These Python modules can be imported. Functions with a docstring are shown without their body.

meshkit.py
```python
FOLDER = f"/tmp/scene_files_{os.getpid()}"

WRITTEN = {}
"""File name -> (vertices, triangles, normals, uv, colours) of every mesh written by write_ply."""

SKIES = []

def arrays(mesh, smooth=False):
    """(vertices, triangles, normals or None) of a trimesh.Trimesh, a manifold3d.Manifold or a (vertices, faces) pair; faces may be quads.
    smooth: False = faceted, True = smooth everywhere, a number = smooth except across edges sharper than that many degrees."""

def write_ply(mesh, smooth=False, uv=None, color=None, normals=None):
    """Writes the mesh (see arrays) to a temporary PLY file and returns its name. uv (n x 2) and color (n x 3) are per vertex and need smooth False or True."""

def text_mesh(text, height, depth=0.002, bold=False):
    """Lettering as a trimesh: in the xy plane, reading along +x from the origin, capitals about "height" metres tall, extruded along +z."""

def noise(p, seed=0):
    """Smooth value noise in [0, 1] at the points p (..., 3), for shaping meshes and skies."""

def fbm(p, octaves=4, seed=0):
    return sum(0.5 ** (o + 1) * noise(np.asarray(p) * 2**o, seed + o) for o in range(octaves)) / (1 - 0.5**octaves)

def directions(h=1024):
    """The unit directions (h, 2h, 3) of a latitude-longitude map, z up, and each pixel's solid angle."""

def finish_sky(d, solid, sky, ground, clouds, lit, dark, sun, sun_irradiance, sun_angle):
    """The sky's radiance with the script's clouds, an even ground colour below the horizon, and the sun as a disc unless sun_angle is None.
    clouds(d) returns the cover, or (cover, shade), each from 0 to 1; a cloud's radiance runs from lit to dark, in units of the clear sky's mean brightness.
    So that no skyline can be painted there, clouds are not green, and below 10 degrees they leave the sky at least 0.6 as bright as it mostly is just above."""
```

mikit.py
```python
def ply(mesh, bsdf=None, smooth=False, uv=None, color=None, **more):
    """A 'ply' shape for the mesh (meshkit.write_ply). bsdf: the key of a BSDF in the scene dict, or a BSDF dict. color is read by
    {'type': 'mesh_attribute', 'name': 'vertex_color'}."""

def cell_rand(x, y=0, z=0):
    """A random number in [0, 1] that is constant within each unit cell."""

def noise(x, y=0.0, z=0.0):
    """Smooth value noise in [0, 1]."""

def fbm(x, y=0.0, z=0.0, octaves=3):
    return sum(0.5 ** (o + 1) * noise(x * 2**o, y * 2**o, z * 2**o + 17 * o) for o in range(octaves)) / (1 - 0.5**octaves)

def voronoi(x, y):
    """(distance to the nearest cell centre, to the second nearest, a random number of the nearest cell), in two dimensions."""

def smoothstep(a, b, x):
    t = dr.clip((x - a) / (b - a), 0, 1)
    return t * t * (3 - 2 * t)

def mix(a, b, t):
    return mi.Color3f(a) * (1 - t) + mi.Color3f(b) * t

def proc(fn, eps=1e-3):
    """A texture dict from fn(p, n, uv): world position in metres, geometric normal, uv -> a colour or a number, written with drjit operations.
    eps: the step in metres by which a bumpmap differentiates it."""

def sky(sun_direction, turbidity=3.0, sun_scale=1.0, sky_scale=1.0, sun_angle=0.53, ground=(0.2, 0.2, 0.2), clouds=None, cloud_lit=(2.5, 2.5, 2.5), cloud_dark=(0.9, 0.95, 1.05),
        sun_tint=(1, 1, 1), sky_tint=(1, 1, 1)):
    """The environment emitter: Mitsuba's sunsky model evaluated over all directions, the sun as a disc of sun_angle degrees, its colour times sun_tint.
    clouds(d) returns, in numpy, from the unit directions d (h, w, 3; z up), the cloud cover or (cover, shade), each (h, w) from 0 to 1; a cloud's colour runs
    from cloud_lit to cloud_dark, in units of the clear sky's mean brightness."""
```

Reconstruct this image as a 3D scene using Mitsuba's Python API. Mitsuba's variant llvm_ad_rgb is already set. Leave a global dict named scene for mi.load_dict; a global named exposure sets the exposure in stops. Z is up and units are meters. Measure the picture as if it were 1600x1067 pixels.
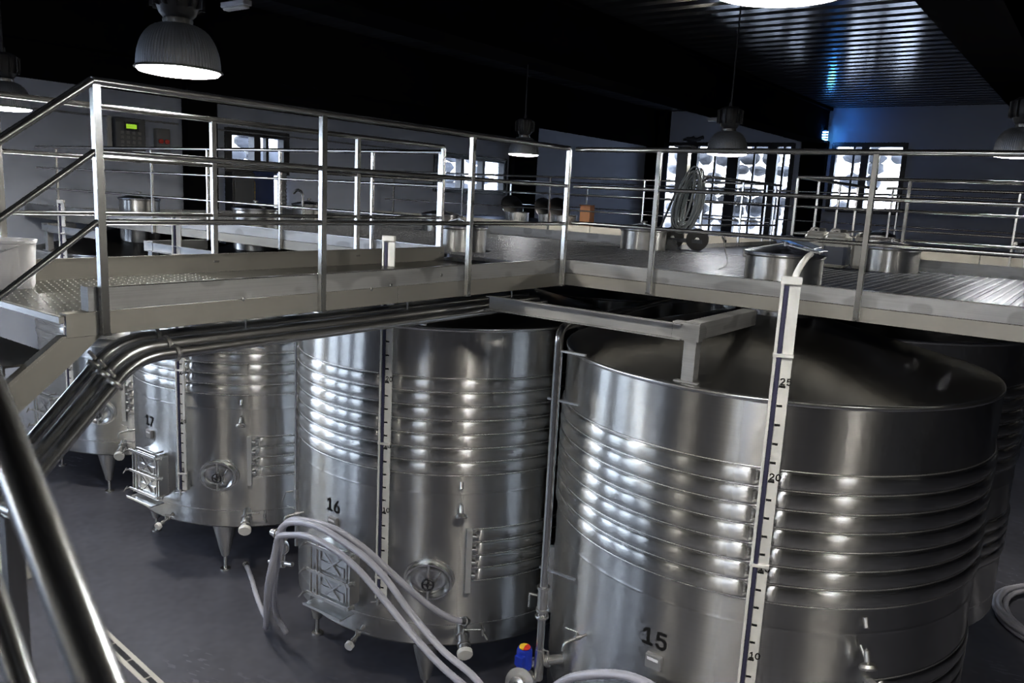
import math
import numpy as np, trimesh, drjit as dr, mitsuba as mi, mikit, meshkit
from shapely.geometry import Polygon, Point, box as sbox
from shapely.ops import unary_union
T = mi.ScalarTransform4f
rng = np.random.default_rng(7)
PI = math.pi
scene, labels = {}, {}

# ------------------------------------------------------------------ camera, sky, exposure
EYE = np.array([0.0, 0.0, 4.75])
FWD = np.array([-0.58201, 0.79304, -0.17987]); UP = np.array([-0.14752, 0.11456, 0.98240])
scene['camera'] = {'type': 'thinlens', 'fov': 65.212, 'fov_axis': 'x', 'aperture_radius': 0.0028, 'focus_distance': 7.5,
                   'near_clip': 0.05, 'far_clip': 300.0,
                   'to_world': T().look_at(origin=EYE.tolist(), target=(EYE + FWD).tolist(), up=UP.tolist())}
SKY = 84.0
scene['sky'] = mikit.sky([-0.5, -0.3, 0.8], turbidity=4.0, sun_scale=0.0, sky_scale=SKY, ground=(0.35, 0.36, 0.38),
                         clouds=lambda d: np.full(d.shape[:2], 0.85), cloud_lit=(0.92, 1.05, 1.27), cloud_dark=(0.9, 0.95, 1.05))
exposure = -0.08
LAMP = (250.0, 236.0, 208.0)

# ------------------------------------------------------------------ materials
def rc(alpha, col, aniso=None):
    d = {'type': 'roughconductor', 'distribution': 'ggx', 'material': 'none', 'specular_reflectance': col if isinstance(col, dict) else {'type': 'rgb', 'value': list(col)}}
    if aniso: d['alpha_u'], d['alpha_v'] = aniso
    else: d['alpha'] = alpha
    return {'type': 'twosided', 'bsdf': d}
def rp(col, rough=0.4, **k):
    d = {'type': 'principled', 'base_color': col if isinstance(col, dict) else {'type': 'rgb', 'value': list(col)}, 'roughness': rough, **k}
    return {'type': 'twosided', 'bsdf': d}
def satin_fn(p, n, uv):
    a = mikit.fbm(p.x * 2.3, p.y * 2.3, p.z * 6.0, 4)
    s = mikit.smoothstep(0.63, 0.74, mikit.noise(p.x * 5.1 + 3, p.y * 5.1, p.z * 9.0))
    g = mikit.noise(p.x * 1.5, p.y * 1.5, p.z * 160.0)
    v = (0.36 + 0.14 * (a - 0.5) + 0.05 * (g - 0.5)) * (1 - 0.28 * s)
    return mi.Color3f(v * 0.985, v * 1.0, v * 1.02)
def shell_fn(p, n, uv):
    g = mikit.noise(uv.x * 3.0, uv.y * 420.0, 0.0)
    a = mikit.fbm(uv.x * 12.0, uv.y * 2.0, 3.0, 3)
    v = 0.565 + 0.06 * (g - 0.5) + 0.08 * (a - 0.5)
    return mi.Color3f(v * 1.0, v * 0.99, v * 0.965)
def floor_fn(p, n, uv):
    a = mikit.fbm(p.x * 0.9, p.y * 0.9, 0.0, 4); b = mikit.noise(p.x * 14.0, p.y * 14.0, 2.0)
    sc = mikit.smoothstep(0.80, 0.84, mikit.noise(p.x * 9.0 + p.y * 3.0, p.y * 30.0 - p.x * 8.0, 5.0)) * mikit.smoothstep(0.6, 0.75, mikit.noise(p.x * 0.7, p.y * 0.7, 9.0))
    v = 0.074 + 0.035 * (a - 0.5) + 0.012 * (b - 0.5) + 0.05 * sc
    return mi.Color3f(v * 0.93, v * 0.95, v * 1.18)
def wall_fn(p, n, uv):
    a = mikit.fbm(p.x * 0.5, p.y * 0.5, p.z * 0.5, 3)
    v = 0.60 + 0.05 * (a - 0.5)
    return mi.Color3f(v * 0.86, v * 0.94, v * 1.14)
def stone_fn(p, n, uv):
    a = mikit.fbm(p.x * 3.0, p.y * 3.0, p.z * 3.0, 3)
    v = 0.2 + 0.18 * (a - 0.5)
    return mi.Color3f(v, v * 0.98, v * 0.94)
def hose_bump(p, n, uv):
    return 0.0012 * dr.sin(uv.y * 2 * PI)
M = {
    'm_shell': rc(0, mikit.proc(shell_fn), aniso=(0.026, 0.24)),
    'm_rib': rc(0, (0.68, 0.675, 0.655), aniso=(0.028, 0.30)),
    'm_roof': rc(0.07, (0.30, 0.295, 0.285)),
    'm_satin': rc(0.33, mikit.proc(satin_fn)),
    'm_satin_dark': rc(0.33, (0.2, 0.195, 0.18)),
    'm_tube': rc(0.05, (0.60, 0.60, 0.59)),
    'm_polish': rc(0.05, (0.74, 0.74, 0.73)),
    'm_fitting': rc(0.11, (0.72, 0.71, 0.68)),
    'm_plate': rc(0.10, (0.15, 0.16, 0.19)),
    'm_ridge': rc(0.16, (0.30, 0.31, 0.33)),
    'm_checker': rc(0.045, (0.34, 0.34, 0.33)),
    'm_channel': rc(0.32, (0.29, 0.283, 0.262)),
    'm_neck': rc(0, (0.62, 0.62, 0.61), aniso=(0.07, 0.2)),
    'm_galv': rc(0.3, (0.5, 0.52, 0.55)),
    'm_reflector': rc(0.28, (0.52, 0.55, 0.6)),
    'm_gasket': rp((0.02, 0.02, 0.022), 0.5),
    'm_black': rp((0.012, 0.012, 0.014), 0.42),
    'm_beam': {'type': 'diffuse', 'reflectance': {'type': 'rgb', 'value': [0.006, 0.006, 0.007]}},
    'm_ceiling': rp((0.035, 0.038, 0.045), 0.17, specular=0.7),
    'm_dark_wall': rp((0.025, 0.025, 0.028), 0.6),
    'm_wall': {'type': 'diffuse', 'reflectance': mikit.proc(wall_fn)},
    'm_floor': rp(mikit.proc(floor_fn), 0.42),
    'm_frame': rp((0.015, 0.015, 0.017), 0.4),
    'm_glass': {'type': 'thindielectric', 'int_ior': 1.5},
    'm_stone': {'type': 'diffuse', 'reflectance': mikit.proc(stone_fn)},
    'm_gauge': rp((0.60, 0.60, 0.585), 0.45),
    'm_sight': rp((0.03, 0.03, 0.06), 0.15),
    'm_ink': {'type': 'diffuse', 'reflectance': {'type': 'rgb', 'value': [0.012, 0.012, 0.012]}},
    'm_cap': rp((0.80, 0.80, 0.77), 0.4),
    'm_hose': rp((0.42, 0.42, 0.48), 0.28),
    'm_hose_dark': rp((0.22, 0.24, 0.25), 0.35),
    'm_blue': rp((0.01, 0.03, 0.33), 0.35),
    'm_red': rp((0.55, 0.03, 0.02), 0.4),
    'm_yellow': rp((0.75, 0.5, 0.03), 0.4),
    'm_navy': rp((0.006, 0.02, 0.09), 0.4),
    'm_paper': rp((0.55, 0.55, 0.53), 0.5),
    'm_label': rp((0.8, 0.8, 0.85), 0.4),
    'm_box': rp((0.16, 0.16, 0.165), 0.4),
    'm_panel': rp((0.05, 0.055, 0.065), 0.35),
    'm_cardboard': rp((0.33, 0.15, 0.07), 0.6),
    'm_jerry': rp((0.55, 0.55, 0.53), 0.4),
    'm_liquid': rp((0.06, 0.07, 0.10), 0.35),
    'm_rubber': rp((0.02, 0.02, 0.02), 0.6),
    'm_bucket': rp((0.6, 0.6, 0.63), 0.35),
    'm_parapet': rp((0.5, 0.48, 0.43), 0.6),
    'm_alu': rp((0.55, 0.55, 0.54), 0.45, metallic=0.5),
    'm_batten': rp((0.55, 0.56, 0.6), 0.4),
}
scene.update(M)

# ------------------------------------------------------------------ mesh helpers
cat = trimesh.util.concatenate
def box(x0, x1, y0, y1, z0, z1, b=0.0):
    x0, x1 = sorted((x0, x1)); y0, y1 = sorted((y0, y1)); z0, z1 = sorted((z0, z1))
    if b <= 0:
        m = trimesh.creation.box((x1 - x0, y1 - y0, z1 - z0)); m.apply_translation(((x0 + x1) / 2, (y0 + y1) / 2, (z0 + z1) / 2)); return m
    b = min(b, (x1 - x0) / 2.2, (y1 - y0) / 2.2, (z1 - z0) / 2.2); pts = []
    for X, sx in ((x0, 1), (x1, -1)):
        for Y, sy in ((y0, 1), (y1, -1)):
            for Z, sz in ((z0, 1), (z1, -1)):
                pts += [(X, Y + sy * b, Z + sz * b), (X + sx * b, Y, Z + sz * b), (X + sx * b, Y + sy * b, Z)]
    return trimesh.convex.convex_hull(np.array(pts))
def frame_of(t):
    t = t / np.linalg.norm(t); a = np.cross(t, [0, 0, 1.0] if abs(t[2]) < 0.9 else [1.0, 0, 0]); a /= np.linalg.norm(a)
    return t, a, np.cross(t, a)
def tube_uv(path, r, n=14, caps=True):
    p = np.asarray(path, float); k = len(p); r = np.broadcast_to(r, (k,))
    tg = np.gradient(p, axis=0); tg /= np.linalg.norm(tg, axis=1, keepdims=True) + 1e-12
    _, a, _ = frame_of(tg[0]); V = []
    ang = np.linspace(0, 2 * PI, n, endpoint=False)
    for i in range(k):
        a = a - tg[i] * (a @ tg[i]); a /= np.linalg.norm(a); b = np.cross(tg[i], a)
        V.append(p[i] + r[i] * (np.cos(ang)[:, None] * a + np.sin(ang)[:, None] * b))
    V = np.concatenate(V); F = []
    for i in range(k - 1):
        for j in range(n):
            q = (i * n + j, i * n + (j + 1) % n, (i + 1) * n + (j + 1) % n, (i + 1) * n + j)
            F += [(q[0], q[1], q[2]), (q[0], q[2], q[3])]
    if caps:
        V = np.vstack([V, p[0], p[-1]]); c0, c1 = len(V) - 2, len(V) - 1
        for j in range(n):
            F += [(c0, (j + 1) % n, j), (c1, (k - 1) * n + j, (k - 1) * n + (j + 1) % n)]
    return trimesh.Trimesh(V, np.array(F), process=False)
tube = tube_uv
def rod(p, q, r, n=14): return tube([p, q], r, n)
def cyl(p, q, r, n=24): return tube([p, q], r, n)
def spline(pts, m=10):
    p = np.asarray(pts, float); p = np.vstack([2 * p[0] - p[1], p, 2 * p[-1] - p[-2]]); out = []
    for i in range(1, len(p) - 2):
        for t in np.linspace(0, 1, m, endpoint=False):
            a, b, c, d = p[i - 1], p[i], p[i + 1], p[i + 2]
            out.append(0.5 * (2 * b + (c - a) * t + (2 * a - 5 * b + 4 * c - d) * t * t + (3 * b - a - 3 * c + d) * t ** 3))
    return np.array(out + [p[-2]])
def bend(pts, rad, m=7):
    """polyline with rounded corners"""
    p = [np.asarray(q, float) for q in pts]; out = [p[0]]
    for i in range(1, len(p) - 1):
        u, v = p[i - 1] - p[i], p[i + 1] - p[i]; u /= np.linalg.norm(u); v /= np.linalg.norm(v)
        for t in np.linspace(0, 1, m): out.append((1 - t) ** 2 * (p[i] + u * rad) + 2 * t * (1 - t) * p[i] + t * t * (p[i] + v * rad))
    return out + [p[-1]]
def lathe(prof, n=48, a0=0.0, a1=2 * PI):
    """profile (r,z) turned about z; an open mesh with its seam doubled, and uv = (arc length share, profile share)"""
    prof = np.asarray(prof, float); k = len(prof); ang = np.linspace(a0, a1, n + 1)
    s = np.r_[0, np.cumsum(np.linalg.norm(np.diff(prof, axis=0), axis=1))]; s /= max(s[-1], 1e-9)
    V, U = [], []
    for i in range(k):
        V.append(np.stack([prof[i, 0] * np.cos(ang), prof[i, 0] * np.sin(ang), np.full(n + 1, prof[i, 1])], 1))
        U.append(np.stack([ang / (2 * PI), np.full(n + 1, s[i])], 1))
    V, U = np.concatenate(V), np.concatenate(U); w = n + 1; F = []
    i, j = np.meshgrid(np.arange(k - 1), np.arange(n), indexing='ij'); i, j = i.ravel(), j.ravel()
    a, b, c, d = i * w + j, i * w + j + 1, (i + 1) * w + j + 1, (i + 1) * w + j
    F = np.vstack([np.stack([a, b, c], 1), np.stack([a, c, d], 1)])
    m = trimesh.Trimesh(V, F, process=False); m.metadata['uv'] = U
    return m
def cat_uv(ms):
    m = cat(ms); m.metadata['uv'] = np.vstack([q.metadata['uv'] for q in ms]); return m
def moved(m, x=0, y=0, z=0): m = m.copy(); m.apply_translation((x, y, z)); return m
def turned(m, ang, axis, at=(0, 0, 0)): m = m.copy(); m.apply_transform(trimesh.transformations.rotation_matrix(ang, axis, at)); return m
def aim(m, p, d):
    """lathe mesh (axis z) set at p with its axis along d"""
    t, a, b = frame_of(np.asarray(d, float)); A = np.eye(4); A[:3, 0], A[:3, 1], A[:3, 2], A[:3, 3] = -b, a, t, p
    if np.linalg.det(A[:3, :3]) < 0: A[:3, 0] *= -1
    m = m.copy(); m.apply_transform(A); return m
def prism(poly, z0, z1):
    gs = getattr(poly, 'geoms', [poly]); out = []
    for g in gs:
        if g.area > 1e-6:
            m = trimesh.creation.extrude_polygon(g, z1 - z0, engine='earcut'); m.apply_translation((0, 0, z0)); out.append(m)
    return cat(out)
def bar(p, q, w, h, b=0.003):
    """rectangular bar from p to q, w across, h upward"""
    p, q = np.asarray(p, float), np.asarray(q, float); L = np.linalg.norm(q - p); t = (q - p) / L
    up = np.array([0, 0, 1.0]) if abs(t[2]) < 0.95 else np.array([1.0, 0, 0])
    s = np.cross(t, up); s /= np.linalg.norm(s); u = np.cross(s, t)
    m = box(0, L, -w / 2, w / 2, -h / 2, h / 2, b); A = np.eye(4); A[:3, 0], A[:3, 1], A[:3, 2], A[:3, 3] = t, np.cross(u, t), u, p
    m.apply_transform(A); return m
count = {}
def numbered(k):
    n = count.get(k, 0); count[k] = n + 1
    return k if n == 0 else f'{k}_{n:03d}'
def obj(key, mesh, mat, smooth=32, to_world=None, **more):
    """one entry of scene; the key is numbered when taken"""
    d = mesh if isinstance(mesh, dict) else mikit.ply(mesh, mat, smooth=smooth, **more)
    key = numbered(key); scene[key] = {**d, 'to_world': to_world} if to_world is not None else d
    return key
def uvobj(mesh, mat): return mikit.ply(mesh, mat, smooth=True, uv=mesh.metadata['uv'])
def tag(k, label, cat_, group=None, **more):
    labels[k] = {'label': label, 'category': cat_, **({'group': group} if group else {}), **more}
    return k
def thing(name, label, cat_, group=None): return tag(numbered(name), label, cat_, group)
def struct(name, mesh, mat, label=None, smooth=32):
    k = obj(name, mesh, mat, smooth); labels[k] = {'kind': 'structure', **({'label': label} if label else {})}; return k

# ------------------------------------------------------------------ the room
XL, XR, YF, YB, ZC = -15.0, 11.0, -9.0, 29.0, 8.2
ZF = -0.30
struct('floor', box(XL, XR, YF, YB, ZF - 0.2, ZF), 'm_floor', 'dark grey painted concrete floor', False)
def corrugated():
    pr, y = [], YF
    while y < YB:
        pr += [(y, ZC), (y + 0.27, ZC), (y + 0.33, ZC + 0.07), (y + 0.44, ZC + 0.07)]; y += 0.5
    pr = pr + [(y, ZC)]; pr = np.array(pr); n = len(pr)
    V = np.vstack([np.c_[np.full(n, XL), pr], np.c_[np.full(n, XR), pr]]); i = np.arange(n - 1)
    F = np.vstack([np.c_[i, i + 1, n + i + 1], np.c_[i, n + i + 1, n + i]]); m = trimesh.Trimesh(V, F, process=False)
    return cat([m, box(XL, XR, YF, YB, ZC + 0.1, ZC + 0.25)])
struct('ceiling', corrugated(), 'm_ceiling', 'dark glossy corrugated steel ceiling', False)
def wall(along, at0, at1, lo, hi, holes):
    """a wall slab with openings; along 'x' or 'y'; holes (a0, a1, z0, z1)"""
    poly = sbox(lo, ZF, hi, ZC + 0.1)
    for h in holes: poly = poly.difference(sbox(h[0], h[2], h[1], h[3]))
    m = prism(poly, 0, at1 - at0)
    v = m.vertices.copy()
    if along == 'y': m.vertices = np.c_[at0 + v[:, 2], v[:, 0], v[:, 1]]
    else: m.vertices = np.c_[v[:, 0], at1 - v[:, 2], v[:, 1]]
    if along == 'y' and np.linalg.det([[0, 0, 1], [1, 0, 0], [0, 1, 0]]) < 0: m.invert()
    m.fix_normals(); return m
WL = [(16.5, 19.62, 4.80, 5.74), (10.1, 11.6, 3.3, 5.77)]            # left wall, seen
WF = [(1.0, 3.0, 2.4, 5.7), (-3.2, -0.7, 2.4, 5.7), (-7.6, -4.4, 2.4, 5.7)]   # left wall, reflected in the tanks
WFR = [(-14.6, -12.0, 2.4, 5.9), (-1.0, 1.8, 5.2, 7.0)]                # front wall behind the photographer
WB = [(-14.4, -9.45, 3.72, 6.98), (-8.08, -5.82, 4.80, 6.99)]        # back wall
struct('wall_left', wall('y', XL - 0.3, XL, YF, YB, WL + WF), 'm_wall', 'grey lavender plastered side wall', False)
struct('wall_back', wall('x', YB, YB + 0.3, XL - 0.3, XR, WB), 'm_wall', 'grey plastered end wall', False)
struct('wall_right', box(XR, XR + 0.3, YF, YB, ZF, ZC), 'm_dark_wall', None, False)
struct('wall_front', wall('x', YF - 0.3, YF, XL - 0.3, XR + 0.3, WFR), 'm_dark_wall', None, False)
# beams and pillars
n_trim = 0
def trim(mesh, label, mat='m_beam'):
    global n_trim
    n_trim += 1; return struct(f'trim_{n_trim}', mesh, mat, label)
def ibeam(x0, x1, z0=7.03):
    return cat([box(x0, x1, YF, YB - 0.01, z0, z0 + 0.06), box(x0, x1, YF, YB - 0.01, ZC - 0.1, ZC - 0.02), box((x0 + x1) / 2 - 0.28, (x0 + x1) / 2 + 0.28, YF, YB - 0.01, z0, ZC - 0.02)])
trim(ibeam(-9.03, -8.25), 'black painted roof beam in the middle of the ceiling')
trim(ibeam(-2.1, -1.3), 'black painted roof beam at the upper right')
trim(ibeam(4.85, 5.65), 'black painted roof beam')
trim(cat([box(XL, XL + 0.12, YF, 19.8, 6.27, ZC), box(XL, XL + 0.45, YF, YB, 6.86, ZC)]), 'black painted edge beam along the side wall')
for y0, y1 in ((9.09, 9.75), (19.8, 21.0)):
    trim(box(XL, XL + 0.22, y0, y1, ZF, 7.0, 0.01), 'black pillar on the side wall')
trim(box(XL, XL + 0.75, YB - 0.45, YB, ZF, ZC, 0.01), 'black pillar in the far corner')
trim(box(-9.12, -8.25, YB - 0.25, YB, ZF, 7.05, 0.01), 'black pillar under the middle roof beam')
trim(box(-0.9, -0.2, YB - 0.25, YB, ZF, 7.05, 0.01), 'black pillar on the end wall')
trim(cat([cyl((XL + 0.03, YF, 5.78), (XL + 0.03, 9.0, 5.78), 0.018, 8), cyl((XL + 0.03, 9.8, 5.76), (XL + 0.03, 19.7, 5.76), 0.018, 8)]), 'thin grey cable conduit on the side wall', 'm_galv')
# windows: frame, mullions, panes, and the loose stone screen outside
def window(n, plane, a0, a1, z0, z1, mull, sub=(), label=None, fw=0.09, back=0.0):
    key = numbered(f'window_{n}')
    labels[key] = {'kind': 'structure', 'label': label or 'dark framed window'}
    def B(u0, u1, w0, w1, d0=-0.02, d1=0.10):
        return box(XL - 0.16 + d0, XL - 0.16 + d1 + 0.1, u0, u1, w0, w1, 0.006) if plane == 'y' else box(u0, u1, YB - back + 0.06 - d1, YB - back + 0.16 - d0, w0, w1, 0.006)
    fr = [B(a0 - 0.06, a0 + fw, z0 - 0.06, z1 + 0.06), B(a1 - fw, a1 + 0.06, z0 - 0.06, z1 + 0.06), B(a0, a1, z1 - fw * 0.8, z1 + 0.07), B(a0, a1, z0 - 0.07, z0 + fw * 0.7)]
    obj(key + '__frame', cat(fr), 'm_frame')
    edges = [a0 + fw]
    for c, w in mull:
        obj(key + '__mullion', B(c - w / 2, c + w / 2, z0, z1), 'm_frame'); edges += [c - w / 2, c + w / 2]
    edges.append(a1 - fw)
    for c in sub:
        obj(key + '__glazing_bar', B(c - 0.035, c + 0.035, z0, z1, 0.02, 0.04), 'm_frame')
    for u0, u1 in zip(edges[::2], edges[1::2]):
        if plane == 'y':
            v = [(XL - 0.14, u0, z0), (XL - 0.14, u1, z0), (XL - 0.14, u1, z1), (XL - 0.14, u0, z1)]
        else:
            v = [(u0, YB - back + 0.1, z0), (u1, YB - back + 0.1, z0), (u1, YB - back + 0.1, z1), (u0, YB - back + 0.1, z1)]
        obj(key + '__pane', trimesh.Trimesh(np.array(v), [[0, 1, 2], [0, 2, 3]], process=False), 'm_glass', False)
window(1, 'x', *WB[0], [(-13.33, 0.6), (-11.63, 0.42), (-10.18, 0.36)], (-12.35, -10.85, -9.78), 'wide dark framed window with five bright panes in the end wall')
window(2, 'x', *WB[1], [(-7.05, 0.24)], (-7.42,), 'two part dark framed window in the end wall')
window(3, 'y', *WL[0], [(17.62, 0.14), (18.57, 0.12)], (), 'long low window in the side wall')
window(4, 'y', WL[1][0], WL[1][1], 4.98, WL[1][3], [(10.82, 0.16)], (11.12,), 'window above the blue panel in the side wall', 0.1)
for i, (y0, y1, z0, z1) in enumerate(WF): window(5 + i, 'y', y0, y1, z0, z1, [((y0 + y1) / 2, 0.1)])
for i, (x0, x1, z0, z1) in enumerate(WFR): window(8 + i, 'x', x0, x1, z0, z1, [(x0 + (x1 - x0) * q, 0.1) for q in (0.333, 0.667)], back=YB - YF + 0.2)
stones = []
for i in range(5):
    m = trimesh.creation.icosphere(subdivisions=2); v = m.vertices
    f = 0.62 + 0.8 * meshkit.fbm(v * 1.5 + 9 * i, 2, i); m.vertices = v * f[:, None]; stones.append(mikit.ply(m, 'm_stone', smooth=True))
def stone_screen(label, plane, a0, a1, z0, z1, size):
    k = thing('stone_screen', label, 'stone wall'); z = z0
    while z < z1:
        h = size * rng.uniform(0.62, 0.9); a = a0 + rng.uniform(0, size)
        while a < a1:
            w = size * rng.uniform(0.8, 1.7); s = rng.uniform(0.82, 1.0)
            if rng.random() > 0.24:
                c = (a + w / 2, z + h / 2 + rng.uniform(-0.06, 0.06) * size)
                o = (XL - 1.2 + rng.uniform(-0.08, 0.08), c[0], c[1]) if plane == 'y' else (c[0], YB + 1.2 + rng.uniform(-0.08, 0.08), c[1])
                sc = (size * 0.4, w / 2 * s, h / 2 * 1.02) if plane == 'y' else (w / 2 * s, size * 0.4, h / 2 * 1.02)
                obj(k + '__stone', stones[rng.integers(5)], None, to_world=T().translate(o).scale(sc))
            a += w * rng.uniform(0.96, 1.25)
        z += h * 0.97
stone_screen('loose pale stone screen outside the wide end wall window', 'x', -15.0, -9.0, 3.2, 7.5, 0.56)
stone_screen('loose pale stone screen outside the two part end wall window', 'x', -8.4, -5.4, 4.3, 7.4, 0.56)
stone_screen('loose pale stone screen outside the long low side window', 'y', 16.2, 20.2, 4.5, 6.0, 0.38)
stone_screen('loose pale stone screen outside the small side window', 'y', 9.9, 12.2, 4.7, 6.0, 0.38)

# ------------------------------------------------------------------ pendant lamps
def reflector_prof(R=0.27, r=0.085, H=0.30):
    t = np.linspace(0, 1, 14); return [(r + (R - r) * math.sin(x * PI / 2) ** 0.95, H * math.cos(x * PI / 2) ** 0.9 if x < 1 else 0.0) for x in t]
def fluted(prof, n=216, amp=0.012):
    m = lathe(prof, n); v = m.vertices; a = np.arctan2(v[:, 1], v[:, 0]); r = np.hypot(v[:, 0], v[:, 1])
    f = 1 + amp * np.cos(a * 72) * np.clip((0.295 - v[:, 2]) * 30, 0, 1); m.vertices = np.c_[v[:, 0] * f, v[:, 1] * f, v[:, 2]]; return m
L_REF = uvobj(fluted(reflector_prof()), 'm_reflector')
L_RIM = mikit.ply(lathe([(0.266, 0.012), (0.282, 0.012), (0.286, 0.0), (0.282, -0.003), (0.270, -0.003), (0.266, 0.012)], 64), 'm_fitting', smooth=30)
L_COL = mikit.ply(lathe([(0.0, 0.335), (0.095, 0.335), (0.098, 0.325), (0.098, 0.292), (0.0, 0.292)], 40), 'm_fitting', smooth=30)
L_HOU = mikit.ply(lathe([(0.0, 0.62), (0.10, 0.62), (0.145, 0.59), (0.155, 0.53), (0.150, 0.44), (0.115, 0.36), (0.09, 0.335), (0.0, 0.335)], 32), 'm_black', smooth=30)
L_FIN = mikit.ply(cat([turned(box(0.13, 0.175, -0.006, 0.006, 0.40, 0.58), a, (0, 0, 1)) for a in np.arange(12) * PI / 6]), 'm_black', smooth=False)
_d = lathe([(0.270, -0.002), (0.255, -0.020), (0.20, -0.030), (0.10, -0.037), (0.0, -0.040)], 48)
if _d.face_normals[:, 2].mean() > 0: _d.invert()
L_GLO = mikit.ply(_d, 'm_label', smooth=False, emitter={'type': 'area', 'radiance': {'type': 'rgb', 'value': list(LAMP)}})
def lamp(x, y, z, label):
    k = thing('pendant_lamp', label, 'lamp', 'ribbed pendant lamps'); W = T().translate((x, y, z))
    for nm, d in (('reflector', L_REF), ('rim', L_RIM), ('collar', L_COL), ('ballast_housing', L_HOU), ('cooling_fins', L_FIN), ('glowing_glass', L_GLO)): obj(f'{k}__{nm}', d, None, to_world=W)
    obj(f'{k}__hanging_rod', cat([cyl((x, y, z + 0.6), (x, y, ZC + 0.1), 0.012, 8), cyl((x, y, z + 0.6), (x, y, z + 0.68), 0.03, 12)]), 'm_black')
    return k
lamp(-5.28, 3.19, 5.47, 'big ribbed pendant lamp at the upper left, nearest in full view')
lamp(-1.16, 3.20, 5.585, 'pendant lamp cut off by the top edge of the photo')
lamp(-10.7, 4.24, 5.46, 'pendant lamp cut off by the left edge of the photo')
lamp(-8.75, 11.98, 5.48, 'pendant lamp left of the rail corner, before the black pillar')
lamp(-4.45, 10.85, 5.46, 'pendant lamp before the wide end wall window')
lamp(-0.97, 10.70, 5.47, 'pendant lamp cut off by the right edge of the photo')
lamp(2.9, 3.3, 5.47, 'pendant lamp to the right outside the photo')
lamp(-5.3, -3.9, 5.47, 'pendant lamp behind the photographer at the left, mirrored in tank 16')
lamp(-1.2, -3.9, 5.47, 'pendant lamp behind the photographer, mirrored in tank 15')
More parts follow.
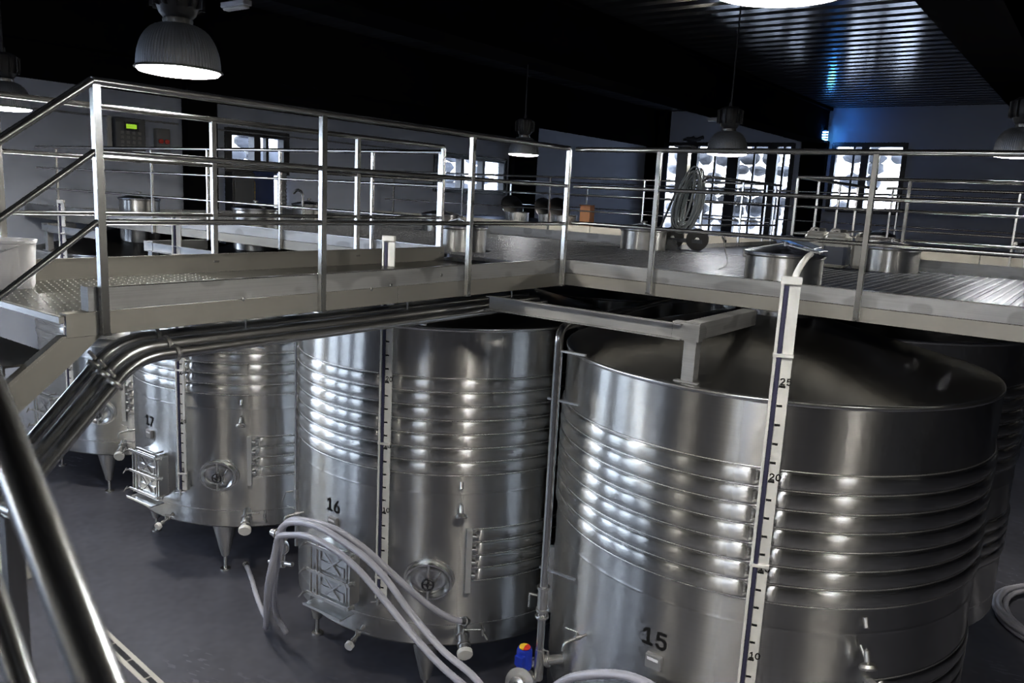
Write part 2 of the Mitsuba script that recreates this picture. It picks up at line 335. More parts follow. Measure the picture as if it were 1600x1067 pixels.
def batten(x, y, z, L, label, hang=None):
    k = thing('batten_light', label, 'light fitting', 'unlit batten lights')
    obj(k + '__casing', box(x - L / 2, x + L / 2, y - 0.06, y + 0.06, z + 0.03, z + 0.09, 0.008), 'm_batten')
    obj(k + '__cover', box(x - L / 2 + 0.02, x + L / 2 - 0.02, y - 0.045, y + 0.045, z, z + 0.03, 0.01), 'm_cap')
    if hang: obj(k + '__hanger', cat([cyl((x + s * L * 0.35, y, z + 0.09), (x + s * L * 0.35, y, hang), 0.006, 6) for s in (-1, 1)]), 'm_black')
batten(-8.62, 5.95, 6.72, 0.45, 'grey unlit batten light beside the big pendant lamp', 7.03)
batten(-8.9, 20.7, 6.94, 0.42, 'small unlit batten light under the far end of the roof beam')
k = thing('insect_lamp', 'glowing blue insect lamp on the pillar below the roof beam', 'lamp')
obj(k + '__casing', cat([box(-8.52, -8.26, 28.50, 28.56, 7.02, 7.42, 0.01), box(-8.52, -8.24, 28.50, 28.75, 7.40, 7.43), box(-8.52, -8.24, 28.50, 28.75, 7.02, 7.05)]), 'm_black')
for i in range(4):
    z = 7.10 + 0.085 * i
    obj(k + '__tube', cyl((-8.48, 28.44, z), (-8.18, 28.44, z), 0.024, 10), 'm_label', emitter={'type': 'area', 'radiance': {'type': 'rgb', 'value': [6.0, 32.0, 105.0]}})
obj(k + '__bracket', box(-8.36, -8.30, 28.56, 28.76, 7.2, 7.25), 'm_black')

# ------------------------------------------------------------------ tanks
R0 = 1.70
ZB, ZR = 0.40, 3.535
def D(a): return math.radians(a)
def on_wall(m, a, z, out=0.0, R=R0):
    """local mesh (x right, -y outward, z up) set on the shell at angle a"""
    ca, sa = math.cos(D(a)), math.sin(D(a)); A = np.eye(4)
    A[:3, 0] = (-sa, ca, 0); A[:3, 1] = (-ca, -sa, 0); A[:3, 2] = (0, 0, 1); A[:3, 3] = ((R + out) * ca, (R + out) * sa, z)
    m = m.copy(); m.apply_transform(A); return m
def wrap(m, a, z, out, R=R0):
    v = m.vertices; ang = D(a) + v[:, 0] / (R + out); r = R + out + v[:, 2]; m = m.copy()
    m.vertices = np.c_[r * np.cos(ang), r * np.sin(ang), z + v[:, 1]]; return m
SHELL = uvobj(lathe([(R0, ZB), (R0, 1.0), (R0, 1.93), (R0 + 0.004, 1.945), (R0 + 0.004, 1.955), (R0, 1.97), (R0, 2.6), (R0, ZR - 0.03)], 200, PI / 2, PI / 2 + 2 * PI), 'm_shell')
ROOF = uvobj(lathe([(R0, ZR), (1.2, ZR + 0.13), (0.7, ZR + 0.26), (0.32, ZR + 0.36)], 120, PI / 2, PI / 2 + 2 * PI), 'm_roof')
RIM = uvobj(lathe([(R0 - 0.002, ZR - 0.032), (R0 + 0.008, ZR - 0.028), (R0 + 0.009, ZR - 0.008), (R0 + 0.002, ZR + 0.003), (R0 - 0.02, ZR + 0.006)], 160), 'm_polish')
BASE = uvobj(lathe([(R0 - 0.25, ZB - 0.06), (R0 - 0.06, ZB - 0.035), (R0 - 0.012, ZB - 0.02), (R0, ZB)], 140), 'm_fitting')
CONE = uvobj(lathe([(R0 - 0.25, ZB - 0.06), (0.25, ZB - 0.22), (0.0, ZB - 0.24)], 60), 'm_roof')
SEAM = uvobj(lathe([(R0 - 0.001, 0.60), (R0 + 0.001, 0.606), (R0 + 0.001, 0.612), (R0 - 0.001, 0.618)], 140), 'm_fitting')
def jacket_rib(z, a0, a1, w=0.114, h=0.021, n=170):
    t = np.linspace(0, PI, 9)
    prof = [(R0 + 0.003 + h * math.sin(x) ** 0.85, z - w / 2 * math.cos(x)) for x in t]
    m = lathe(prof, n, D(a0), D(a1)); v = m.vertices; ang = np.tile(np.linspace(a0, a1, n + 1), len(prof))
    e = np.clip(np.minimum(ang - a0, a1 - ang) / 0.9, 0, 1); e = np.sqrt(1 - (1 - e) ** 2); r = np.hypot(v[:, 0], v[:, 1]); r2 = R0 + 0.001 + (r - R0 - 0.001) * e
    m.vertices = np.c_[v[:, 0] * r2 / r, v[:, 1] * r2 / r, z + (v[:, 2] - z) * (0.35 + 0.65 * e)]; return m
def sheet(z0, z1, a0, a1, out=0.003):
    return lathe([(R0, z0), (R0 + out, z0 + 0.004), (R0 + out, z1 - 0.004), (R0, z1)], 170, D(a0), D(a1))
J_A0, J_A1 = -68.9, 289.9
RIBS = [uvobj(jacket_rib(3.0 - 0.1337 * i, J_A0, J_A1), 'm_rib') for i in range(7)]
def weld(z, a0, a1):
    return lathe([(R0 + 0.002, z - 0.006), (R0 + 0.0065, z - 0.003), (R0 + 0.0065, z + 0.003), (R0 + 0.002, z + 0.006)], 170, D(a0), D(a1))
WELDS = uvobj(cat_uv([weld(3.0 + 0.0668 - 0.1337 * i, J_A0, J_A1) for i in range(8)]), 'm_fitting')
LOWWELDS = uvobj(cat_uv([weld(1.528 + 0.0662 - 0.1325 * i, -40, 209) for i in range(5)]), 'm_fitting')
BAND = uvobj(sheet(2.115, 3.066, J_A0 - 1, J_A1 + 1), 'm_shell')
LOWRIBS = [uvobj(jacket_rib(1.528 - 0.1325 * i, -40, 209, n=130), 'm_rib') for i in range(4)]
LOWBAND = uvobj(sheet(1.045, 1.605, -40.5, 209.5), 'm_shell')
def endplate(a):
    m = box(-0.028, 0.028, -0.075, 0.01, 0.97, 1.61, 0.004); return on_wall(m, a, 0)
PLATES = [mikit.ply(endplate(a), 'm_alu', smooth=30) for a in (-41.4, 210.4)]
FERR = [mikit.ply(on_wall(aim(lathe([(0.0, 0), (0.03, 0), (0.03, 0.05), (0, 0.05)], 14), (0.02, -0.03, 1.528 - 0.1325 * i), (1, 0, 0)), -41.4, 0), 'm_polish', smooth=30) for i in range(4)]
def leg(a, r=1.48):
    c, s = math.cos(D(a)) * r, math.sin(D(a)) * r
    return mikit.ply(moved(lathe([(0.02, 0.60), (0.17, 0.55), (0.17, 0.40), (0.052, -0.10), (0.048, -0.105), (0.0, -0.105)], 28), c, s), 'm_fitting', smooth=40), \
        mikit.ply(moved(lathe([(0.0, -0.10), (0.022, -0.11), (0.022, ZF + 0.022), (0.065, ZF + 0.018), (0.068, ZF), (0, ZF)], 24), c, s), 'm_fitting', smooth=40)
LEGS = [leg(a) for a in (-55, -128, 160, 89, 17)]
# oval manway
def oval(a, b, n=48): return Polygon([(a * math.cos(t), b * math.sin(t)) for t in np.linspace(0, 2 * PI, n, endpoint=False)])
def ring_xz(polyo, polyi, y0, y1):
    m = prism(polyo.difference(polyi), 0, y1 - y0); v = m.vertices; m.vertices = np.c_[v[:, 0], y1 - v[:, 2], v[:, 1]]; m.fix_normals(); return m
OV_FR = mikit.ply(on_wall(ring_xz(oval(0.232, 0.182), oval(0.216, 0.166), -0.085, 0.05), -54, 1.09), 'm_polish', smooth=30)
def dish():
    pts = []; n = 48
    V, F = [], []
    rs = [1.02, 0.95, 0.86, 0.72, 0.5, 0.25, 0.0]; dp = [0.0, 0.02, 0.05, 0.062, 0.058, 0.045, 0.04]
    for r, d in zip(rs, dp):
        for t in np.linspace(0, 2 * PI, n, endpoint=False): V.append((0.213 * r * math.cos(t), -0.076 + d, 0.163 * r * math.sin(t)))
    for i in range(len(rs) - 1):
        for j in range(n): q = (i * n + j, i * n + (j + 1) % n, (i + 1) * n + (j + 1) % n, (i + 1) * n + j); F += [(q[0], q[2], q[1]), (q[0], q[3], q[2])]
    m = trimesh.Trimesh(V, F, process=False); return m
OV_DI = mikit.ply(on_wall(dish(), -54, 1.09), 'm_polish', smooth=True)
OV_BAR = mikit.ply(on_wall(cat([bar((0.0, -0.082, -0.185), (0.0, -0.082, 0.185), 0.03, 0.022), tube(spline([(0.03, -0.05, -0.12), (0.07, -0.055, 0.0), (0.12, -0.05, 0.10)], 6), 0.008, 8)]), -54, 1.09), 'm_fitting', smooth=30)
def torus(R, r, n=32, k=10):
    t = np.linspace(0, 2 * PI, k + 1); return lathe([(R + r * math.cos(x), r * math.sin(x)) for x in t], n)
OV_WH = mikit.ply(on_wall(cat([aim(torus(0.055, 0.010), (0, -0.11, -0.01), (0, -1, 0)), rod((-0.05, -0.11, -0.01), (0.05, -0.11, -0.01), 0.007, 8), rod((0, -0.11, -0.06), (0, -0.11, 0.04), 0.007, 8), rod((0, -0.14, -0.01), (0, -0.05, -0.01), 0.014, 12)]), -54, 1.09), 'm_black', smooth=30)
OV_SW = mikit.ply(on_wall(cat([ring_xz(oval(0.252, 0.200), oval(0.228, 0.178), -0.006, 0.01)]), -54, 1.09), 'm_fitting', smooth=30)
# rectangular door with cross bars
def rrect(w, h, r): return sbox(-w / 2 + r, -h / 2 + r, w / 2 - r, h / 2 - r).buffer(r, 6)
DA, DZ = -87.5, 0.985
DO_FR = mikit.ply(on_wall(cat([ring_xz(rrect(0.50, 0.58, 0.05), rrect(0.44, 0.52, 0.04), -0.13, 0.06), ring_xz(rrect(0.54, 0.62, 0.06), rrect(0.46, 0.54, 0.05), -0.135, -0.120)]), DA, DZ), 'm_polish', smooth=30)
def slab_xz(poly, y0, y1):
    m = prism(poly, 0, y1 - y0); v = m.vertices; m.vertices = np.c_[v[:, 0], y1 - v[:, 2], v[:, 1]]; m.fix_normals(); return m
DO_PL = mikit.ply(on_wall(slab_xz(rrect(0.47, 0.55, 0.045), -0.145, -0.125), DA, DZ), 'm_polish', smooth=30)
DO_BARS = [mikit.ply(on_wall(bar((-0.30, -0.185, z), (0.27, -0.185, z), 0.02, 0.035), DA, DZ), 'm_fitting', smooth=30) for z in (0.27, 0.0, -0.25)]
DO_X = [mikit.ply(on_wall(cat([bar((-0.05, -0.168, z - 0.085), (0.16, -0.168, z + 0.085), 0.012, 0.022), bar((-0.05, -0.168, z + 0.085), (0.16, -0.168, z - 0.085), 0.012, 0.022), box(-0.12, 0.21, -0.158, -0.146, z - 0.10, z + 0.0, 0.003)]), DA, DZ), 'm_polish', smooth=30) for z in (0.135, -0.125)]
DO_POST = mikit.ply(on_wall(cat([rod((-0.155, -0.175, -0.27), (-0.155, -0.175, 0.30), 0.013), rod((-0.26, -0.16, -0.30), (-0.26, -0.16, 0.30), 0.011)]), DA, DZ), 'm_fitting', smooth=30)
DO_HN = [mikit.ply(on_wall(cat([rod((-0.30, -0.185, z), (-0.30, -0.25, z), 0.010), rod((-0.34, -0.25, z - 0.045), (-0.26, -0.25, z + 0.045), 0.008), rod((0.27, -0.13, z), (0.33, -0.13, z), 0.012), cyl((0.29, -0.10, z), (0.29, -0.19, z), 0.02, 14)]), DA, DZ), 'm_fitting', smooth=30) for z in (0.27, 0.0, -0.25)]
DO_SP = mikit.ply(on_wall(cat([box(-0.27, 0.27, -0.26, -0.06, -0.355, -0.343, 0.003), box(-0.27, 0.27, -0.262, -0.254, -0.355, -0.325, 0.002)]), DA, DZ), 'm_polish', smooth=30)
DO_TOP = mikit.ply(on_wall(cat([tube(bend([(-0.10, -0.16, 0.335), (0.25, -0.16, 0.335), (0.25, -0.06, 0.335)], 0.03), 0.012), tube(bend([(-0.10, -0.19, 0.345), (0.27, -0.19, 0.345), (0.27, -0.06, 0.345)], 0.03), 0.010)]), DA, DZ), 'm_polish', smooth=30)
# level gauge
GA, GO = -69.4, 0.055
def gz(n): return 3.005 + (n - 20) * 0.1268
GZ0, GZ1 = 0.86, 4.34
G_RAIL = mikit.ply(on_wall(cat([box(-0.058, -0.040, -0.035, 0.0, GZ0, GZ1, 0.002), box(-0.008, 0.058, -0.018, -0.004, GZ0, GZ1, 0.002), box(-0.058, 0.058, -0.004, 0.0, GZ0, GZ1)]), GA, 0, GO), 'm_gauge', smooth=30)
G_SIGHT = mikit.ply(on_wall(cyl((-0.024, -0.018, GZ0 - 0.03), (-0.024, -0.018, GZ1 - 0.06), 0.015, 14), GA, 0, GO), 'm_sight', smooth=30)
G_CAP = mikit.ply(on_wall(box(-0.062, 0.062, -0.038, 0.004, GZ1 - 0.05, GZ1, 0.004), GA, 0, GO), 'm_gauge', smooth=30)
G_CLIP = [mikit.ply(on_wall(cat([box(-0.062, 0.062, -0.037, -0.0, z - 0.012, z + 0.012, 0.002), box(-0.02, 0.02, 0.0, 0.06, z - 0.01, z + 0.01)]), GA, 0, GO), 'm_gauge', smooth=30) for z in (3.84, 2.42, 1.08)]
G_TICK = [mikit.ply(on_wall(box(-0.006, 0.028 if n % 5 else 0.034, -0.0195, -0.017, gz(n) - 0.0075, gz(n) + 0.0075), GA, 0, GO), 'm_ink', smooth=False) for n in range(4, 26)]
def flat_text(s, h, a, z, out, dx, bold=False):
    m = meshkit.text_mesh(s, h, 0.002, bold); v = m.vertices; m.vertices = np.c_[v[:, 0] + dx, -v[:, 2], v[:, 1]]; return on_wall(m, a, z, out)
G_NUM = [mikit.ply(flat_text(str(n), 0.044, GA, gz(n) + 0.011, GO + 0.0182, -0.006, True), 'm_ink', smooth=False) for n in (5, 10, 15, 20, 25)]
G_VALVE = mikit.ply(on_wall(cat([rod((-0.024, -0.018, GZ0 - 0.02), (-0.024, 0.06, GZ0 - 0.05), 0.014), rod((-0.10, -0.03, GZ0 - 0.05), (0.05, -0.03, GZ0 - 0.01), 0.008), cyl((-0.024, -0.03, GZ0 - 0.06), (-0.024, -0.03, GZ0 + 0.01), 0.017)]), GA, 0, GO), 'm_fitting', smooth=30)
# small fittings
KNOB = mikit.ply(on_wall(cat([rod((0, 0.0, 0.30), (0, -0.03, 0.24), 0.018), aim(lathe([(0, -0.02), (0.055, -0.02), (0.06, -0.005), (0.05, 0.015), (0.022, 0.03), (0.018, 0.10), (0, 0.12)], 24), (0, -0.10, 0.0), (0, 0.35, 0.9)), rod((0, -0.09, 0.02), (0, 0.02, 0.10), 0.012)]), -44.5, 1.77), 'm_fitting', smooth=35)
def valve(L, r, capr, tilt):
    o = np.array((0, 0, 0.0)); d = np.array((0.0, -math.cos(tilt), -math.sin(tilt)))
    body = cat([aim(lathe([(0, -0.06), (r, -0.06), (r, L * 0.35), (r * 1.35, L * 0.36), (r * 1.35, L * 0.42), (r, L * 0.43), (r, L * 0.7), (r * 1.3, L * 0.71), (r * 1.3, L * 0.78), (r * 1.05, L * 0.79), (r * 1.05, L), (0, L)], 28), o, d)])
    hp = d * L * 0.55; hand = cat([rod(hp, hp + np.array((0, 0, r + 0.055)), 0.010), bar(hp + np.array((0, 0, r + 0.055)), hp + np.array((0.17, -0.01, r + 0.055)), 0.022, 0.010)])
    cap = aim(lathe([(0, -0.005), (capr, -0.005), (capr, 0.03), (capr * 0.94, 0.038), (0, 0.038)], 30), d * L, d)
    return body, hand, cap
TV = [mikit.ply(on_wall(m, -42.5, 0.60), mm, smooth=30) for m, mm in zip(valve(0.30, 0.052, 0.078, 0.42), ('m_fitting', 'm_fitting', 'm_cap'))]
RV = [mikit.ply(on_wall(m, -77.0, 0.47), mm, smooth=30) for m, mm in zip(valve(0.24, 0.022, 0.046, 0.30), ('m_fitting', 'm_fitting', 'm_cap'))]
TAP = mikit.ply(on_wall(cat([rod((0, 0.02, 0), (0, -0.16, -0.02), 0.013), cyl((0, -0.05, -0.006), (0, -0.10, -0.012), 0.021), tube(bend([(0, -0.15, -0.02), (0, -0.20, -0.025), (0, -0.21, -0.09)], 0.03), 0.012), rod((0, -0.085, 0.0), (0, -0.085, 0.04), 0.009), bar((0, -0.085, 0.042), (-0.05, -0.17, 0.075), 0.014, 0.006)]), -114, 1.35), 'm_fitting', smooth=30)
SCREW = mikit.ply(on_wall(cat([rod((0, 0.02, 0), (0, -0.10, -0.02), 0.011), cyl((0, -0.06, -0.02), (0, -0.06, -0.09), 0.018), rod((0, -0.10, -0.06), (0.02, -0.16, -0.09), 0.012)]), -35.5, 0.60), 'm_fitting', smooth=30)
NP_BOX = mikit.ply(on_wall(box(-0.062, 0.062, -0.035, 0.01, -0.055, 0.055, 0.005), -91, 1.47), 'm_box', smooth=30)
NP_CARD = mikit.ply(on_wall(box(-0.045, 0.042, -0.0375, -0.034, 0.012, 0.034), -91, 1.47), 'm_label', smooth=False)
# neck and lid on the roof (the neck stands through the deck)
def neck_parts(dx, dy, r):
    W = T().translate((dx, dy, 0))
    return W, r
NK = uvobj(lathe([(0.30, 3.52), (0.30, 4.36), (0.312, 4.365), (0.316, 4.378), (0.312, 4.39), (0.30, 4.395)], 72, PI / 2, PI / 2 + 2 * PI), 'm_neck')
LID = mikit.ply(lathe([(0.318, 4.385), (0.318, 4.398), (0.20, 4.425), (0.08, 4.445), (0.0, 4.45)], 64), 'm_plate', smooth=20)
LKN = mikit.ply(cat([cyl((0, 0, 4.44), (0, 0, 4.49), 0.018), aim(torus(0.03, 0.009), (0, 0, 4.49), (0, 0, 1)), rod((-0.32, 0.05, 4.40), (-0.02, 0.0, 4.47), 0.011), box(-0.36, -0.30, 0.02, 0.08, 4.33, 4.40, 0.006), bar((0.0, -0.02, 4.465), (0.30, -0.06, 4.41), 0.03, 0.012)]), 'm_fitting', smooth=30)
LFOIL = mikit.ply(cat([turned(box(0.08, 0.30, -0.10, 0.06, 4.45, 4.456, 0.002), 0.25, (0, 1, 0), (0.1, 0, 4.45))]), 'm_polish', smooth=30)
def tank(cx, cy, R, label, number=None, front=True, low=True, neck=(0, 0), group=None, nr=1.0):
    k = thing('wine_tank', label, 'tank', group); W = T().translate((cx, cy, 0)).scale((R / R0, R / R0, 1))
    def put(nm, d, W=W): return obj(f'{k}__{nm}', d, None, to_world=W)
    put('shell', SHELL); put('roof', ROOF); put('rim', RIM); put('base_ring', BASE); put('bottom', CONE); put('weld_seam', SEAM)
    j = put('cooling_jacket', BAND)
    for d in RIBS: obj(j + '__rib', d, None, to_world=W)
    wk = obj(j + '__weld_lines', WELDS, None, to_world=W); labels[wk] = {'kind': 'stuff'}
    j = put('lower_jacket', LOWBAND)
    for d in LOWRIBS: obj(j + '__rib', d, None, to_world=W)
    wk = obj(j + '__weld_lines', LOWWELDS, None, to_world=W); labels[wk] = {'kind': 'stuff'}
    for d in PLATES: obj(j + '__end_plate', d, None, to_world=W)
    [obj(j + '__ferrule', d, None, to_world=W) for d in FERR]
    for a, b in LEGS:
        g = put('leg', a); obj(g + '__foot', b, None, to_world=W)
    NW = T().translate((cx + neck[0], cy + neck[1], 0)).scale((nr, nr, 1)); n = put('neck', NK, NW); l = put('lid', LID, NW); obj(l + '__handle', LKN, None, to_world=NW)
    if not front: return k
    g = g0 = put('level_gauge', G_RAIL); obj(g + '__sight_tube', G_SIGHT, None, to_world=W); obj(g + '__end_cap', G_CAP, None, to_world=W); obj(g + '__drain_valve', G_VALVE, None, to_world=W)
    for d in G_CLIP: obj(g + '__clip', d, None, to_world=W)
    for d in G_TICK: obj(g + '__tick', d, None, to_world=W)
    for d in G_NUM: obj(g + '__number', d, None, to_world=W)
    o = put('oval_manway', OV_FR)
    for nm, d in (('dished_cover', OV_DI), ('cross_bar', OV_BAR), ('hand_wheel', OV_WH), ('weld_ring', OV_SW)): obj(f'{o}__{nm}', d, None, to_world=W)
    o = put('rectangular_door', DO_FR)
    for nm, d in [('door_plate', DO_PL), ('hinge_post', DO_POST), ('drip_spout', DO_SP), ('top_handle', DO_TOP)] + [('clamp_bar', d) for d in DO_BARS] + [('cross_brace', d) for d in DO_X] + [('clamp_screw', d) for d in DO_HN]: obj(f'{o}__{nm}', d, None, to_world=W)
    for nm, V in (('outlet_valve', TV), ('drain_valve', RV)):
        o = put(nm, V[0]); obj(o + '__handle', V[1], None, to_world=W); labels[obj(o + '__cap', V[2], None, to_world=W)] = {'label': 'white plastic cap'}
    put('thermometer', KNOB); put('sample_tap', TAP); put('relief_cock', SCREW)
    o = put('name_box', NP_BOX); obj(o + '__card', NP_CARD, None, to_world=W)
    labels[g0] = {'label': 'pale level gauge strip with black ticks and numbers'}
    if number:
        m = meshkit.text_mesh(number, 0.125, 0.003, True); w = m.bounds[1, 0] + m.bounds[0, 0]; m.apply_translation((-w / 2, 0, 0))
        labels[put('tank_number', mikit.ply(wrap(m, -91.5, 1.575, 0.001), 'm_ink', smooth=False))] = {'label': f'black number {number}'}
    return k
TANKS = {15: (-2.19, 6.70, 1.72), 16: (-5.75, 6.70, 1.655), 17: (-9.6, 7.0, 1.70), 18: (-13.25, 7.3, 1.66)}
k15 = tank(*TANKS[15], 'large steel wine tank numbered 15, nearest, at the right', '15', neck=(0.03, 0.0), nr=1.03)
tank(*TANKS[16], 'large steel wine tank numbered 16, in the middle, behind the hoses', '16', neck=(0.06, 0.0), nr=0.95)
tank(*TANKS[17], 'large steel wine tank numbered 17, left of tank 16', '17', neck=(0.15, -0.2))
tank(*TANKS[18], 'large steel wine tank at the far left, half behind the stair pipes', None, neck=(0.6, -0.4))
# the row behind
NECKS2 = [(-2.2, 10.2, 1.70, (0.24, -0.5)), (-5.75, 10.2, 1.66, (0.72, -0.5)), (-9.5, 10.6, 1.66, (0.85, -0.9)), (-13.2, 10.9, 1.64, (1.25, -1.15))]
for (x, y, R, nk), lb in zip(NECKS2, ('steel wine tank behind tank 15, its lid at the right end of the deck', 'steel wine tank behind tank 16, its lid left of the hose trolley', 'steel wine tank behind tank 17, its lid partly hidden by the rail posts', 'steel wine tank in the back row at the left, below the gooseneck pipe')):
    tank(x, y, R, lb, None, front=False, neck=nk)
hose_end = obj('vent_hose', tube(spline([(-1.555, 5.06, 4.32), (-1.55, 5.09, 4.37), (-1.56, 5.2, 4.415), (-1.68, 5.7, 4.43), (-1.86, 6.40, 4.415)], 8), 0.02, 12), 'm_cap')
tag(hose_end, 'short white hose bent from the top of the tank 15 gauge towards its lid', 'hose')
foil = obj('foil_cover', moved(cat([turned(box(-0.17, 0.17, -0.13, 0.13, 0, 0.004, 0.001), 0.22, (0, 1, 0)), turned(box(-0.16, 0.12, -0.10, 0.10, 0.02, 0.026, 0.002), 0.30, (0.2, 1, 0))]), -1.98, 6.55, 4.47), 'm_polish')
tag(foil, 'crumpled shiny foil sheet lying on the lid of tank 15', 'foil')

# ------------------------------------------------------------------ deck, gangway, stairs
ZD, ZL, ZM, ZLO = 4.13, 4.205, 4.085, 3.975
ZG = 4.07                                   # floor of the gangway
YD0, YD1 = 6.12, 10.15
holes = [Point(x + nk[0], y + nk[1]).buffer(0.345, 12) for x, y, R, nk in NECKS2]
for n, nk in ((15, (0.03, 0.0)), (16, (0.06, 0)), (17, (0.15, -0.2)), (18, (0.6, -0.4))): holes.append(Point(TANKS[n][0] + nk[0], TANKS[n][1] + nk[1]).buffer(0.345, 12))
HOLES = unary_union(holes)
deck = thing('tank_deck', 'wide steel plank deck over the tanks, behind the rail', 'deck')
x = XL + 0.12
while x < 3.4:
    p = sbox(x, YD0 + 0.02, x + 0.25, YD1 - 0.02).difference(HOLES)
    ms = []
    for rx in (0.03, 0.11, 0.19):
        rp_ = sbox(x + rx, YD0 + 0.03, x + rx + 0.022, YD1 - 0.03).difference(HOLES)
        ms.append(prism(rp_, ZD, ZD + 0.004))
    pk = obj(deck + '__plank', prism(p, ZD - 0.03, ZD), 'm_plate', False); labels[obj(pk + '__ridges', cat(ms), 'm_ridge', False)] = {'kind': 'stuff'}; x += 0.256
def edge_x(x0, x1, y, side=-1):
    """kick plate above channel along x, outside face at y"""
    return box(x0, x1, y, y + 0.006, ZM, ZL - 0.006, 0.001), box(x0, x1, y, y + 0.025, ZL - 0.008, ZL, 0.002), \
        cat([box(x0, x1, y - 0.004, y + 0.006, ZLO, ZM - 0.002, 0.0015), box(x0, x1, y, y + 0.06, ZLO, ZLO + 0.006), box(x0, x1, y, y + 0.06, ZM - 0.008, ZM - 0.002)])
for nm, x0, x1 in (('right', -3.92, -1.405), ('right', -1.40, 3.4), ('left', -8.0, -5.40), ('left', XL + 0.1, -8.005)):
    a, b, c = edge_x(x0, x1, 6.10); obj(deck + '__kick_plate', a, 'm_satin'); obj(deck + '__plate_lip', b, 'm_tube'); obj(deck + '__edge_channel', c, 'm_channel')
obj(deck + '__rear_kick_plate', box(XL + 0.1, -4.75, YD1, YD1 + 0.006, ZD - 0.15, ZD + 0.13), 'm_satin'); obj(deck + '__rear_kick_plate', box(-3.2, 3.4, YD1, YD1 + 0.006, ZD - 0.15, ZD + 0.13), 'm_satin')
obj(deck + '__joists', cat([box(XL + 0.2, 3.4, y, y + 0.05, ZLO - 0.02, ZD - 0.035) for y in (6.9, 8.2, 9.4)]), 'm_plate', False)
# gangway towards the stairs
GX0, GX1, GY0 = -5.38, -3.95, 1.77
gang = thing('gangway', 'narrow steel gangway from the stairs to the deck with checker plate floor', 'walkway')
obj(gang + '__checker_plate', cat([box(GX0 + 0.01, GX1 - 0.01, GY0, 4.0, ZG - 0.012, ZG, 0.001), box(GX0 + 0.01, GX1 - 0.01, 4.004, 6.1, ZG - 0.012, ZG, 0.001)]), 'm_checker')
dots = trimesh.creation.icosphere(subdivisions=1); dm = []
for i, gx in enumerate(np.arange(GX0 + 0.05, GX1 - 0.04, 0.045)):
    for gy in np.arange(GY0 + 0.03 + 0.027 * (i % 3), 3.3, 0.081):
        q = dots.copy(); q.apply_scale((0.0065, 0.0065, 0.004)); q.apply_translation((gx, gy, ZG)); dm.append(q)
kd = obj(gang + '__raised_dots', cat(dm), 'm_fitting', True); labels[kd] = {'kind': 'stuff', 'label': 'raised dots of the checker plate'}
for y0, y1 in ((1.90, 3.30), (3.305, 4.735), (4.74, 6.1)):
    obj(gang + '__kick_plate', box(GX1 - 0.006, GX1, y0, y1, ZM, ZL - 0.006, 0.001), 'm_satin')
    obj(gang + '__plate_lip', box(GX1 - 0.025, GX1, y0, y1, ZL - 0.008, ZL, 0.002), 'm_tube')
for y0, y1 in ((GY0 + 0.0, 4.0), (4.004, 6.16)):
    obj(gang + '__edge_channel', cat([box(GX1 - 0.006, GX1 + 0.004, y0, y1, ZLO - 0.01, ZM - 0.002, 0.0015), box(GX1 - 0.06, GX1, y0, y1, ZLO - 0.01, ZLO - 0.004), box(GX1 - 0.06, GX1, y0, y1, ZM - 0.008, ZM - 0.002)]), 'm_channel')
obj(gang + '__end_cover', cat([box(GX1 - 0.075, GX1, GY0 + 0.11, GY0 + 0.116, ZM, ZL, 0.001), box(GX1 - 0.006, GX1, GY0 + 0.11, 1.93, ZM, ZL, 0.001)]), 'm_satin')
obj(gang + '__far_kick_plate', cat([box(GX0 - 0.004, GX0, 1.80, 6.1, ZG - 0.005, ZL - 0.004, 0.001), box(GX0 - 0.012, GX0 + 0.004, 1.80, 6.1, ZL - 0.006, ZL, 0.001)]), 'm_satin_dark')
obj(gang + '__far_channel', box(GX0 - 0.01, GX0 + 0.06, GY0, 6.1, ZLO - 0.01, ZG - 0.013, 0.002), 'm_satin')
obj(gang + '__end_strip', box(GX0, GX1, GY0 - 0.03, GY0 - 0.004, ZG - 0.032, ZG + 0.002, 0.002), 'm_fitting')
for y_, x_ in ((3.75, 4.03), (3.93, 4.045), (2.75, 4.035), (4.45, 4.09)):
    obj(gang + '__bolt', aim(lathe([(0, 0), (0.012, 0), (0.012, 0.004), (0.008, 0.007), (0, 0.008)], 12), (GX1 + 0.003, y_, x_ + 0.05), (1, 0, 0)), 'm_polish')
obj(gang + '__underside_joists', cat([box(GX0, GX1, y, y + 0.05, ZLO, ZG - 0.015) for y in (2.6, 3.4, 4.2, 5.0, 5.7)]), 'm_plate', False)
# stairs down from the gangway
SL = 0.80
def on_stair(y): return -(GY0 - y) * SL
st = thing('staircase', 'steel staircase going down from the end of the gangway', 'stairs')
def stringer(x0, x1):
    y1 = GY0 - (4.05 - ZF) / SL
    P = Polygon([(GY0 - 0.02, 3.975), (GY0 + 0.17, 3.965), (GY0 + 0.05, 3.86), (y1 + 0.30, ZF), (y1 - 0.10, ZF)])
    m = prism(P, x0, x1); v = m.vertices; m.vertices = np.c_[v[:, 2], v[:, 0], v[:, 1]]; m.fix_normals(); return m
obj(st + '__stringer', stringer(GX1 - 0.055, GX1 + 0.0), 'm_channel', False); obj(st + '__stringer', stringer(GX0, GX0 + 0.055), 'm_satin', False)
obj(st + '__top_flange', bar((GX1 - 0.03, GY0 - 0.0, 3.975), (GX1 - 0.03, GY0 - 4.2 / SL, 3.975 - 4.2), 0.06, 0.008), 'm_fitting')
for i in range(1, 22):
    z = ZG - 0.213 * i; yn = GY0 - 0.266 * i
    if z < ZF + 0.1: break
    obj(st + '__tread', cat([box(GX0 + 0.05, GX1 - 0.05, yn, yn + 0.28, z - 0.012, z, 0.001), box(GX0 + 0.05, GX1 - 0.05, yn, yn + 0.01, z - 0.05, z, 0.001)]), 'm_checker')

